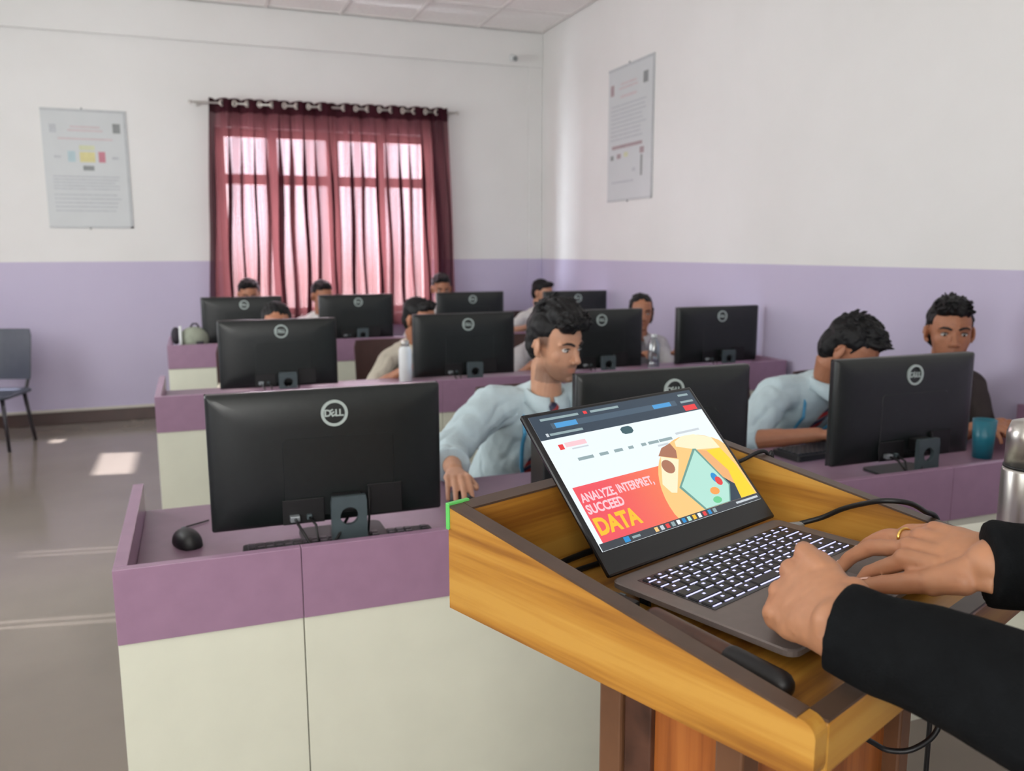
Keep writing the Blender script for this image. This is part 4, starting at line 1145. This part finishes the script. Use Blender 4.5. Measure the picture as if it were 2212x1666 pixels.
# ------------------------------------------------------------------ lectern
LU = np.array([0.930, 0.3675, 0.0]); LV = np.array([0.3675, -0.930, 0.0]); LZ = np.array([0, 0, 1.0])
LP = np.array([0.2619, 0.906, 0.0]); LW, LD = 0.5335, 0.459
lectern = thing('lectern', tuple(LP), 'teak laminate lectern with dark-edged tray in the foreground', 'lectern', math.atan2(LU[1], LU[0]))
# local axes: x = along the back, y = -depth (towards the speaker is negative y)
ZB, ZN, ZBOT, ZFL, TH = 1.077, 1.0024, 0.953, 0.977, 0.019
def side_poly(x, z_off=0.0, r=0.014):
    pts = [(x, 0, ZBOT), (x, 0, ZB)]
    for k in range(6):
        a = rad(90 - 90.0 * k / 5); pts.append((x, -LD + r - r * cos(a), ZN - r * 0.7 + r * sin(a) * 0.9 + 0.001))
    pts += [(x, -LD, ZBOT + r)]
    for k in range(1, 5):
        a = rad(90.0 * k / 4); pts.append((x, -LD + r - r * cos(a), ZBOT + r - r * sin(a)))
    return pts
for x0, nm in ((0, 'side_panel'), (LW - TH, 'side_panel')):
    m = MB(); m.prism(side_poly(x0), (TH, 0, 0)); m.build(nm, 'wood_v', lectern)
    m = MB(); m.prism([(x0 - 0.0004, 0.0005, ZB - 0.001), (x0 - 0.0004, -LD + 0.016, ZN + 0.003), (x0 - 0.0004, -LD + 0.016, ZN + 0.0055), (x0 - 0.0004, 0.0005, ZB + 0.0018)], (TH + 0.0008, 0, 0)); m.build('edge_band', 'rim', lectern)
m = MB(); m.prism([(TH + 0.0005, -TH, ZBOT), (TH + 0.0005, 0, ZBOT), (TH + 0.0005, 0, ZB), (TH + 0.0005, -TH, ZB - 0.003)], (LW - 2 * TH - 0.001, 0, 0)); m.build('back_panel', 'wood_u', lectern)
m = MB(); m.prism([(TH + 0.0005, -TH - 0.0004, ZB - 0.0035), (TH + 0.0005, 0.0004, ZB - 0.0005), (TH + 0.0005, 0.0004, ZB + 0.002), (TH + 0.0005, -TH - 0.0004, ZB - 0.001)], (LW - 2 * TH - 0.001, 0, 0)); m.build('edge_band', 'rim', lectern)
m = MB(); m.box((TH + 0.0005, -LD, ZBOT), (LW - TH - 0.0005, -LD + TH, ZN - 0.002)); m.build('front_lip', 'wood_u', lectern, bevel=0.003)
m = MB(); m.box((TH + 0.0005, -LD - 0.0004, ZN - 0.0018), (LW - TH - 0.0005, -LD + TH + 0.0004, ZN + 0.0008)); m.build('edge_band', 'rim', lectern)
m = MB(); m.box((TH + 0.0005, -LD + TH + 0.0005, ZBOT + 0.003), (LW - TH - 0.0005, -TH - 0.0005, ZFL)); m.build('tray_floor', 'wood_u', lectern)
m = MB(); m.prism([(-0.002, 0.003, ZB - 0.028), (0.03, 0.003, ZB - 0.012), (0.03, 0.003, ZB + 0.004), (-0.002, 0.003, ZB + 0.004)], (0, -0.006, 0)); m.build('tape', 'green', lectern, bevel=0.001)
# column under the tray
CX0, CX1, CY0, CY1 = 0.052, LW - 0.10, -0.19, -0.365
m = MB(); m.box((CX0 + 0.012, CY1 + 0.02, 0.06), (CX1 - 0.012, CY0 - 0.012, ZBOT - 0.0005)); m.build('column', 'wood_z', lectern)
for x0 in (CX0, CX1 - 0.03):
    m = MB(); m.box((x0, CY0 - 0.030, 0.06), (x0 + 0.03, CY0, ZBOT - 0.0005)); m.build('corner_post', 'post', lectern, bevel=0.003)
    m = MB(); m.box((x0 + 0.005, CY0 - 0.066, 0.06), (x0 + 0.03, CY0 - 0.0305, ZBOT - 0.0005)); m.build('edge_channel', 'scuff', lectern, bevel=0.002)
    m = MB(); m.box((x0, CY1, 0.06), (x0 + 0.03, CY1 + 0.03, ZBOT - 0.0005)); m.build('corner_post', 'post', lectern, bevel=0.003)
m = MB(); m.box((CX0 - 0.03, CY1 - 0.02, 0.0), (CX1 + 0.03, CY0 + 0.06, 0.06)); m.build('plinth', 'post', lectern, bevel=0.004)
for z in (0.80, 0.62):
    m = MB(); m.ellipsoid((CX0 + 0.004, CY0 - 0.05, z), (0.004, 0.006, 0.006), None, 12, 8); m.build('screw_head', 'port', lectern, True)

# ------------------------------------------------------------------ laptop
yaw = rad(20.0)
LTW, LTD, LTS = 0.338, 0.233, 0.226
hinge = np.array([0.4253, 0.8148, ZFL + 0.0035])
lap = thing('laptop', tuple(hinge), 'open grey laptop with lit keyboard on the lectern', 'laptop', yaw)
m = MB(); m.loft([[(x, y, z) for x, _, y in [(p[0] + LTW / 2, 0, p[2] - LTD / 2) for p in rrect(LTW - d, LTD - d, 0.012, 0)]] for d, z in ((0.06, 0.0), (0.008, 0.008), (0.0, 0.0105), (0.0, 0.0160), (0.003, 0.0175))])
m.build('base', 'lap_grey', lap)
for x, y in ((0.05, -0.045), (LTW - 0.05, -0.045), (0.05, -LTD + 0.045), (LTW - 0.05, -LTD + 0.045)):
    m = MB(); m.box((x - 0.012, y - 0.004, -0.0034), (x + 0.012, y + 0.004, 0.0005)); m.build('rubber_foot', 'black', lap)
ZK = 0.0176
m = MB(); m.box((0.022, -0.128, ZK), (LTW - 0.022, -0.022, ZK + 0.0004)); m.build('keyboard_deck', 'lap_dark', lap)
m = MB(); m.loft([[(x, y, z) for x, _, y in [(p[0] + LTW / 2, 0, p[2] - 0.180) for p in rrect(0.115, 0.075, 0.005, 0)]] for z in (ZK - 0.0005, ZK + 0.0003)]); m.build('touchpad', 'pad', lap)
def key_mesh(w, h):
    k = MB()
    a, b_ = w / 2, h / 2
    k.loft([[(-a, -b_, 0), (a, -b_, 0), (a, b_, 0), (-a, b_, 0)], [(-a + .0008, -b_ + .0008, .0016), (a - .0008, -b_ + .0008, .0016), (a - .0008, b_ - .0008, .0016), (-a + .0008, b_ - .0008, .0016)]])
    k.box((-a + 0.0018, -b_ - 0.0016, -0.0004), (a - 0.0018, -b_ - 0.0001, 0.0007), 1)      # light spilling at the near edge
    k.box((-0.0026, -0.001, 0.0016), (0.0014, 0.0022, 0.00175), 1)                            # glowing legend
    me = k.mesh('key'); me.materials.append(M['key']); me.materials.append(M['legend']); return me
KM = {}
rows = [(0.011, [1] * 15), (0.0165, [1] * 13 + [1.9]), (0.0165, [1.5] + [1] * 12 + [1.4]), (0.0165, [1.8] + [1] * 11 + [2.1]), (0.0165, [2.3] + [1] * 10 + [2.6]), (0.0165, [1.1, 1.1, 1.1, 1.3, 5.2, 1.2, 1.1, 1, 1, 1])]
y = -0.0265
for h, ws in rows:
    tot = sum(ws); unit = (LTW - 0.048) / tot; x = 0.024
    for w in ws:
        kk = (round(w * unit, 4), h)
        if kk not in KM: KM[kk] = key_mesh(w * unit - 0.0032, h - 0.0030)
        o = bpy.data.objects.new('key', KM[kk]); COL.objects.link(o); o.parent = lap
        o.location = (x + w * unit / 2, y - h / 2 + 0.002, ZK + 0.0004); x += w * unit
    y -= h + 0.0009
# side ports with the plugged cable end
m = MB(); m.box((-0.0005, -0.06, 0.005), (0.001, -0.045, 0.011)); m.build('port', 'lap_dark', lap)
# lid: opens 133 degrees
op = rad(133.0)
lid = MB(); lid.box((0.0, 0.0, -0.0035), (LTW, LTS, 0.0035))
lid_o = lid.build('lid', 'lap_dark', lap, bevel=0.003)
lid_o.matrix_local = Matrix.Translation((0, 0.002, 0.0185)) @ Matrix(((1, 0, 0, 0), (0, -cos(op), -sin(op), 0), (0, sin(op), -cos(op), 0), (0, 0, 0, 1)))
# lid local: x right, y up the screen, z out of the back; the display faces -z -> mirror check below
SX0, SX1, SY0, SY1 = 0.008, LTW - 0.008, 0.030, LTS - 0.006
ZS = 0.0036
def em(key, rgb, st=1.0):
    if key not in M: M[key] = mat_emit(key, rgb, st)
    return key
LAYER = [0]
def spoly(name, pts, m_, layer, grad=None):
    z = ZS + 0.00012 * layer
    P = [(SX0 + (SX1 - SX0) * u, SY0 + (SY1 - SY0) * w, z) for u, w in pts]
    mb = MB(); mb.prism(P, (0, 0, 0.0001)); return mb.build(name, m_, lid_o)
def srect(name, u0, u1, w0, w1, m_, layer): return spoly(name, [(u0, w0), (u1, w0), (u1, w1), (u0, w1)], m_, layer)
em('scr_white', (236, 246, 250), 1.05); em('scr_slate', (52, 68, 84)); em('scr_slate2', (74, 94, 112)); em('scr_blue', (78, 160, 220)); em('scr_red', (236, 62, 66))
em('scr_grey', (150, 172, 176)); em('scr_pale', (206, 214, 220)); em('scr_pill', (62, 96, 104)); em('scr_yellow', (255, 214, 40), 1.05); em('scr_amber', (255, 196, 48)); em('scr_pinkw', (255, 206, 214))
em('scr_peach', (255, 206, 132)); em('scr_mint', (184, 232, 218)); em('scr_mintd', (110, 160, 150)); em('scr_orange', (255, 166, 84)); em('scr_brown', (176, 118, 92)); em('scr_card', (250, 244, 206)); em('scr_navy', (38, 60, 78)); em('scr_task', (58, 64, 72)); em('scr_icon', (36, 146, 214)); em('scr_green', (110, 210, 150)); em('scr_skin', (244, 180, 120))
def mat_banner():
    """printed banner of the web page: red at its left fading to orange at its right"""
    m_, nt, b_ = new_mat('scr_banner')
    tc = nt.nodes.new('ShaderNodeTexCoord'); sp = nt.nodes.new('ShaderNodeSeparateXYZ'); nt.links.new(tc.outputs['Generated'], sp.inputs[0])
    rp = nt.nodes.new('ShaderNodeValToRGB'); e = rp.color_ramp.elements
    e[0].position = 0.15; e[0].color = s2l((244, 84, 96)) + (1,); e[1].position = 0.75; e[1].color = s2l((255, 150, 80)) + (1,)
    nt.links.new(sp.outputs[0], rp.inputs[0]); nt.links.new(rp.outputs[0], b_.inputs['Emission Color']); b_.inputs['Emission Strength'].default_value = 1.0
    b_.inputs['Base Color'].default_value = (0.01, 0.01, 0.01, 1); b_.inputs['Roughness'].default_value = 0.3
    return m_
M['scr_banner'] = mat_banner()
srect('display', 0, 1, 0, 1, 'scr_white', 0)
srect('browser_bar', 0, 1, 0.815, 1.0, 'scr_slate', 1)
srect('address_field', 0.09, 0.86, 0.885, 0.930, 'scr_slate2', 2)
srect('address_highlight', 0.11, 0.23, 0.888, 0.927, 'scr_blue', 3); srect('address_highlight', 0.70, 0.82, 0.890, 0.925, 'scr_blue', 3)
srect('red_button', 0.89, 0.975, 0.825, 0.872, 'scr_red', 2)
for u0, u1, w in ((0.05, 0.26, 0.965), (0.33, 0.50, 0.965), (0.06, 0.24, 0.847), (0.90, 0.97, 0.965), (0.89, 0.98, 0.905)):
    srect('tab_text', u0, u1, w - 0.009, w + 0.009, 'scr_grey', 2)
srect('tab_mark', 0.29, 0.31, 0.955, 0.978, 'scr_red', 2); srect('bookmark_mark', 0.04, 0.053, 0.835, 0.86, 'scr_pale', 2)
srect('site_logo_mark', 0.07, 0.095, 0.725, 0.765, 'scr_red', 1); srect('site_logo_text', 0.105, 0.22, 0.735, 0.770, 'scr_pinkw', 1); srect('site_logo_subtext', 0.13, 0.22, 0.712, 0.722, 'scr_pale', 1)
spoly('floating_pill', [(0.435, 0.755), (0.45, 0.740), (0.49, 0.740), (0.505, 0.755), (0.505, 0.785), (0.49, 0.80), (0.45, 0.80), (0.435, 0.785)], 'scr_pill', 1)
for u0, u1 in ((0.13, 0.215), (0.25, 0.30), (0.335, 0.385), (0.42, 0.45), (0.50, 0.53), (0.545, 0.61), (0.615, 0.70)):
    srect('menu_text', u0, u1, 0.622, 0.645, 'scr_grey', 1)
srect('menu_text', 0.735, 0.90, 0.65, 0.668, 'scr_pale', 1); srect('menu_text', 0.59, 0.66, 0.59, 0.605, 'scr_pale', 1)
bw0, bw1 = 0.052, 0.450
srect('banner', 0.025, 1.0, bw0, bw1, 'scr_banner', 1)
def disc(cu, cw, ru, rw, n=48):
    return [(min(cu + ru * cos(2 * pi * i / n), 1.0), max(cw + rw * sin(2 * pi * i / n), bw0)) for i in range(n)]
spoly('banner_disc', disc(0.78, 0.15, 0.33, 0.48), 'scr_peach', 2)
spoly('banner_disc_top', [(0.70, 0.60), (0.76, 0.63), (0.84, 0.625), (0.94, 0.57), (0.955, 0.47), (0.80, 0.50), (0.69, 0.56)], 'scr_card', 3)
spoly('banner_hand', [(0.555, 0.52), (0.60, 0.575), (0.665, 0.595), (0.675, 0.53), (0.655, 0.47)], 'scr_brown', 4)
spoly('banner_card', [(0.566, 0.513), (0.658, 0.459), (0.535, 0.225), (0.505, 0.237), (0.483, 0.312)], 'scr_card', 5)
spoly('banner_photo', disc(0.573, 0.425, 0.036, 0.055, 18), 'scr_brown', 6)
spoly('banner_dark', [(0.79, bw0), (0.905, bw0), (0.90, 0.29), (0.84, 0.25)], 'scr_navy', 3)
spoly('banner_arm', [(0.80, 0.50), (0.86, 0.47), (0.925, 0.25), (0.90, 0.17), (0.85, 0.25)], 'scr_skin', 4)
spoly('banner_sleeve', [(0.858, 0.475), (0.953, 0.468), (0.985, 0.30), (0.990, bw0), (0.885, bw0), (0.915, 0.281)], 'scr_yellow', 5)
spoly('tablet_edge', [(0.562, 0.255), (0.778, 0.512), (0.797, 0.507), (0.868, 0.175), (0.806, bw0), (0.630, bw0)], 'scr_mintd', 7)
spoly('tablet_page', [(0.578, 0.257), (0.785, 0.497), (0.858, 0.175), (0.800, bw0 + 0.004), (0.642, bw0 + 0.004)], 'scr_mint', 8)
spoly('tablet_chart', disc(0.800, 0.255, 0.020, 0.040, 16), 'scr_icon', 9); spoly('tablet_chart', disc(0.812, 0.222, 0.021, 0.036, 16), 'scr_red', 10)
spoly('tablet_chart', disc(0.752, 0.160, 0.030, 0.030, 12), 'scr_orange', 9); spoly('tablet_chart', disc(0.735, 0.092, 0.028, 0.026, 12), 'scr_green', 9)
def stext(name, txt, u, w, size, m_, layer, bold=0.0, sx=1.0):
    me = text_mesh(txt, size, 0.00006, bold, 'LEFT')
    o = link(name, me, m_, lid_o); o.location = (SX0 + (SX1 - SX0) * u, SY0 + (SY1 - SY0) * w, ZS + 0.00012 * layer + 0.0001); o.scale.x = sx
    return o
stext('banner_text', 'ANALYZE, INTERPRET,', 0.036, 0.362, 0.0165, 'scr_pinkw', 4, 0.0005, 0.80)
stext('banner_text', 'SUCCEED', 0.034, 0.278, 0.0170, 'scr_pinkw', 4, 0.0006, 0.88)
stext('banner_title', 'DATA', 0.032, 0.152, 0.0300, 'scr_amber', 4, 0.0013, 0.93)
srect('taskbar', 0, 1, 0.0, 0.050, 'scr_task', 12)
ICON = ['scr_peach', 'scr_pale', 'scr_red', 'scr_grey', 'scr_white', 'scr_icon', 'scr_mint', 'scr_amber', 'scr_white', 'scr_red', 'scr_icon', 'scr_grey']
for i, c in enumerate(ICON):
    u = 0.300 + i * 0.0335; srect('task_icon', u, u + 0.020, 0.010, 0.042, c, 13)
srect('start_icon', 0.125, 0.155, 0.008, 0.044, 'scr_icon', 13); srect('task_text', 0.17, 0.215, 0.018, 0.034, 'scr_grey', 13); srect('task_text', 0.83, 0.985, 0.018, 0.034, 'scr_pale', 13)

# charger cable, other cables, and things in the tray (lectern-local helper)
def lec(x, y, z): return LP + LU * x - LV * y + LZ * z
def cable(name, pts, r, label, m_='black'):
    p0 = np.asarray(pts[0], float); t_ = thing(name, tuple(p0), label, 'cable')
    # smooth the path
    P = [np.asarray(p, float) for p in pts]; out = []
    for i in range(len(P) - 1):
        a, b_, c, d = P[max(i - 1, 0)], P[i], P[i + 1], P[min(i + 2, len(P) - 1)]
        for q in np.linspace(0, 1, 8, endpoint=False):
            out.append(0.5 * ((2 * b_) + (-a + c) * q + (2 * a - 5 * b_ + 4 * c - d) * q * q + (-a + 3 * b_ - 3 * c + d) * q ** 3))
    out.append(P[-1])
    m = MB(); m.tube([p - p0 for p in out], r, 10); m.build('lead', m_, t_, True)
    return t_
def lapw(x, y, z):
    return hinge + np.array([cos(yaw) * x - sin(yaw) * y, sin(yaw) * x + cos(yaw) * y, z])
c1 = cable('charger_cable', [lec(0.461, -0.174, 0.990), lec(0.480, -0.180, 0.992), lec(0.491, -0.205, 1.004), lec(0.488, -0.235, 1.024), lec(0.476, -0.270, 1.042), lec(0.468, -0.300, 1.054), lec(0.486, -0.322, 1.052), lec(0.512, -0.331, 1.038), lec(LW + 0.012, -0.336, 1.018), lec(LW + 0.03, -0.338, 0.95), lec(LW + 0.045, -0.335, 0.6), lec(LW + 0.06, -0.33, 0.2), lec(LW + 0.10, -0.3, 0.008), lec(LW + 0.4, -0.25, 0.006)], 0.0035, 'black charger cable looping over the right rim of the lectern')
m = MB(); m.caps((-0.002, 0, 0), (0.016, 0.0, 0), 0.0055, 0.005, 10); m.build('plug', 'port', c1, True, 0, (0.004, 0.001, 0))
cable('cable', [lec(0.38, -0.034, 1.02), lec(0.44, -0.045, 1.045), lec(0.495, -0.070, 1.058), lec(0.525, -0.084, 1.070), lec(LW + 0.008, -0.088, 1.062), lec(LW + 0.02, -0.09, 1.02), lec(LW + 0.03, -0.09, 0.6), lec(LW + 0.05, -0.09, 0.006)], 0.003, 'thin black cable behind the laptop lid at the far corner of the lectern')
cable('cable', [lec(0.03, -0.06, ZFL + 0.005), lec(0.07, -0.052, ZFL + 0.005), lec(0.12, -0.045, ZFL + 0.006), lec(0.2, -0.04, ZFL + 0.006), lec(0.3, -0.05, ZFL + 0.006)], 0.0042, 'thick black cable lying under the left back of the laptop')
cable('cable', [lec(0.03, -0.09, ZFL + 0.004), lec(0.08, -0.075, ZFL + 0.004), lec(0.14, -0.07, ZFL + 0.004), lec(0.22, -0.075, ZFL + 0.004)], 0.0035, 'second black cable lying under the left back of the laptop')
cable('cable', [lec(0.225, -0.372, 0.951), lec(0.242, -0.378, 0.875), lec(0.268, -0.394, 0.846), lec(0.280, -0.408, 0.840), lec(0.294, -0.424, 0.845), lec(0.316, -0.436, 0.862), lec(0.334, -0.434, 0.90), lec(0.338, -0.425, 0.951)], 0.003, 'dark cable looping below the front lip of the lectern')
# short dongle beside the laptop's left edge
t = thing('adapter', tuple(lec(0.089, -0.165, ZFL)), 'small black adapter plugged at the left side of the laptop', 'adapter', math.atan2(LU[1], LU[0]))
m = MB(); m.box((-0.02, -0.032, 0.0), (0.022, 0.032, 0.0155)); m.build('housing', 'mon2', t, bevel=0.004)
m = MB(); m.box((0.0225, -0.004, 0.004), (0.03, 0.004, 0.011)); m.build('connector', 'port', t)
# long black pointer lying along the left side of the tray
pA, pB = lec(0.088, -0.235, ZFL + 0.0135), lec(0.0625, -0.392, ZFL + 0.0135)
t = thing('marker_pen', tuple(pA), 'long black marker lying along the left side of the lectern tray', 'marker')
m = MB(); m.caps((0, 0, 0), (pB - pA) * 0.62, 0.0125, 0.0125, 16); m.build('barrel', 'scuff', t, True)
m = MB(); m.caps((pB - pA) * 0.66, pB - pA, 0.0133, 0.0133, 16); m.build('cap', 'black', t, True)

# ------------------------------------------------------------------ speaker's side table with the steel flask
t = thing('side_table', (1.50, 1.08, 0), 'small cream side table holding the steel flask', 'table')
m = MB(); m.box((-0.30, -0.25, 0.74), (0.45, 0.25, 0.765)); m.build('table_top', 'cream', t, bevel=0.004)
for x in (-0.26, 0.41):
    for y in (-0.21, 0.21):
        m = MB(); m.box((x - 0.02, y - 0.02, 0), (x + 0.02, y + 0.02, 0.7395)); m.build('leg', 'post', t, bevel=0.003)
bottle('flask', (1.30, 0.985, 0.765), 'tall steel vacuum flask at the right edge of the picture', 'flask',
       [(0.001, 0), (0.037, 0), (0.039, 0.004), (0.039, 0.235), (0.037, 0.24), (0.001, 0.24)], 'steel',
       [(0.001, 0.2445), (0.036, 0.2445), (0.036, 0.30), (0.030, 0.318), (0.018, 0.322), (0.001, 0.322)], 'steel', [('seam_ring', [(0.001, 0.2402), (0.0375, 0.2402), (0.0375, 0.2443), (0.001, 0.2443)], 'black')], 36)

# ------------------------------------------------------------------ the speaker at the lectern
def speaker():
    base = np.array([0.90, 0.22, 0.0]); U = np.array([0, 0, 1.0])
    t = thing('person', tuple(base), 'speaker in black jacket typing on the laptop with both hands', 'person')
    F = norm((-0.3675, 0.93, 0)); Rr = np.cross(F, U)
    N = base + F * 0.02 + U * 1.43
    # arms: index 0 right, 1 left
    shR, shL = N + Rr * 0.18 - U * 0.07, N - Rr * 0.18 - U * 0.07
    wL = np.array([0.500, 0.532, 1.053]); eL = np.array([0.640, 0.318, 1.006])
    wR = np.array([0.722, 0.572, 1.062]); eR = np.array([0.95, 0.42, 1.06])
    shL = eL + norm(shL - eL) * 0.29; shR = eR + norm(shR - eR) * 0.29
    mb = MB()
    # left hand, palm down over the near keys
    mb.chain([eL, eL + (wL - eL) * 0.4, wL], [0.042, 0.036, 0.026], 16)
    cl = [(0.42, 0.85, 0.5), (0.65, 0.95, 0.5), (0.75, 1.0, 0.5), (0.75, 0.95, 0.5)]
    tipsL, jL = hand_shapes(mb, wL, (0.228, 0.973, -0.023), (0.605, -0.10, 0.787), (0.763, -0.193, -0.617), cl, 1.10, thumb=(0.85, -0.05, 0.60), spread=0.05)
    # right hand, fingers stretched towards the keys, thumb below
    mb.chain([eR, eR + (wR - eR) * 0.4, wR], [0.042, 0.036, 0.027], 16)
    cr = [(0.50, 0.55, 0.30), (0.15, 0.45, 0.30), (0.12, 0.42, 0.30), (0.2, 0.45, 0.3)]
    tipsR, jR = hand_shapes(mb, wR, (-0.06, 0.99, -0.10), (-0.80, -0.35, -0.35), (-0.25, -0.10, -0.95), cr, 1.02, thumb=(0.86, 0.22, 0.10), spread=0.05, tcurl=(-0.05, -0.05))
    v2, f2, n2 = remesh(mb, 0.0021, 5, 0.5)
    wr = np.array([0.0007 * fbm(p, 60) for p in v2]); v2 = v2 + n2 * wr[:, None]
    # knuckle tint
    tone = np.ones((len(v2), 3))
    for js in (jL, jR):
        for q in js:
            for p in q[:3]:
                d = np.linalg.norm(v2 - p, axis=1); g = np.exp(-(d / 0.013) ** 2); tone *= 1 - g[:, None] * np.array([0.02, 0.10, 0.10])
    H = N + F * 0.05 + U * 0.17; B = rot_basis((-0.25, 0.97), 0.5)
    mb = MB(); head_shapes(mb, H, B)
    mb.ell_loft([(H + B @ np.array((0, -0.018, -0.035)), B[:, 0] * 0.052, B[:, 1] * 0.056), (N, Rr * 0.056, F * 0.058), (N - U * 0.05, Rr * 0.064, F * 0.062)], 22)
    mb.ell_loft([(base + U * 0.95, Rr * 0.14, F * 0.10), (base + U * 1.15, Rr * 0.15, F * 0.11), (base + U * 1.33, Rr * 0.15, F * 0.10), (N - U * 0.03, Rr * 0.08, F * 0.07)], 20)
    for s_, e_ in ((shR, eR), (shL, eL)): mb.chain([N - U * 0.1, s_, e_], [0.05, 0.048, 0.04], 14)
    v1, f1, n1 = remesh(mb, 0.0055, 2)
    vs = np.concatenate([v2, v1]); fs = f2 + [tuple(i + len(v2) for i in q) for q in f1]
    from_vf('body', vs - base, fs, 'skinT', t, np.concatenate([tone, np.ones((len(v1), 3))]))
    for tp in tipsL + tipsR: nail(t, *tp, base)
    # gold ring on the right ring finger
    a, b_ = jR[2][0], jR[2][1]; c = a + (b_ - a) * 0.45; d = norm(b_ - a); x, y = perp(d)
    mb = MB(); mb.tube([c + (x * cos(2 * pi * i / 24) + y * sin(2 * pi * i / 24)) * 0.0104 - base for i in range(25)], 0.0018, 8); mb.build('ring', 'gold', t, True)
    # jacket
    mb = MB()
    mb.ell_loft([(base + U * 0.72, Rr * 0.205, F * 0.145), (base + U * 0.95, Rr * 0.185, F * 0.13), (base + U * 1.18, Rr * 0.195, F * 0.135), (base + U * 1.34, Rr * 0.19, F * 0.115), (N - U * 0.03, Rr * 0.12, F * 0.085), (N + U * 0.02, Rr * 0.07, F * 0.07)], 28)
    for s_, e_, w_ in ((shR, eR, wR), (shL, eL, wL)):
        mb.caps(N - U * 0.09, s_, 0.07, 0.07, 16); mb.caps(s_, e_, 0.070, 0.060, 18)
        d = norm(w_ - e_); x, y = perp(d); L = np.linalg.norm(w_ - e_)
        mb.ell_loft([(e_ - d * 0.03, x * 0.052, y * 0.052), (e_, x * 0.060, y * 0.060), (e_ + d * L * 0.35, x * 0.054, y * 0.054), (e_ + d * L * 0.7, x * 0.044, y * 0.044), (e_ + d * (L + 0.006), x * 0.040, y * 0.040)], 24)
    v, f, n_ = remesh(mb, 0.005, 4)
    dsp = np.array([0.006 * fbm(p * np.array([1, 1, 1.0]), 11) + 0.004 * noise.noise(Vector(p * 24)) for p in v])
    from_vf('jacket', v + n_ * dsp[:, None] - base, f, 'jacket', t)
    mb = MB()
    for c, r_ in HAIR['short']: mb.ellipsoid(H + B @ np.array(c), np.array(r_), B, 24, 16)
    v, f, n_ = remesh(mb, 0.006, 2); from_vf('hair', v - base, f, 'hair', t)
    mb = MB()
    for s_ in (1, -1):
        hip = base + Rr * s_ * 0.09 + U * 0.88; an = base + Rr * s_ * 0.11 + U * 0.09
        mb.chain([hip, (hip + an) / 2 + F * 0.02, an], [0.09, 0.065, 0.05], 14)
    mb.ellipsoid(base + U * 0.90, (0.16, 0.13, 0.11))
    v, f, n_ = remesh(mb, 0.014, 3); from_vf('trousers', v - base, f, 'trouser', t)
    for s_ in (1, -1):
        a0 = Rr * s_ * 0.11 + U * 0.045; mb = MB()
        mb.ell_loft([(a0 - F * 0.08, Rr * 0.025, U * 0.03), (a0 - F * 0.04, Rr * 0.040, U * 0.044), (a0 + F * 0.07, Rr * 0.045, U * 0.037), (a0 + F * 0.16, Rr * 0.042, U * 0.028), (a0 + F * 0.2, Rr * 0.02, U * 0.016)], 16)
        mb.build('shoe', 'shoe', t, True)
speaker()
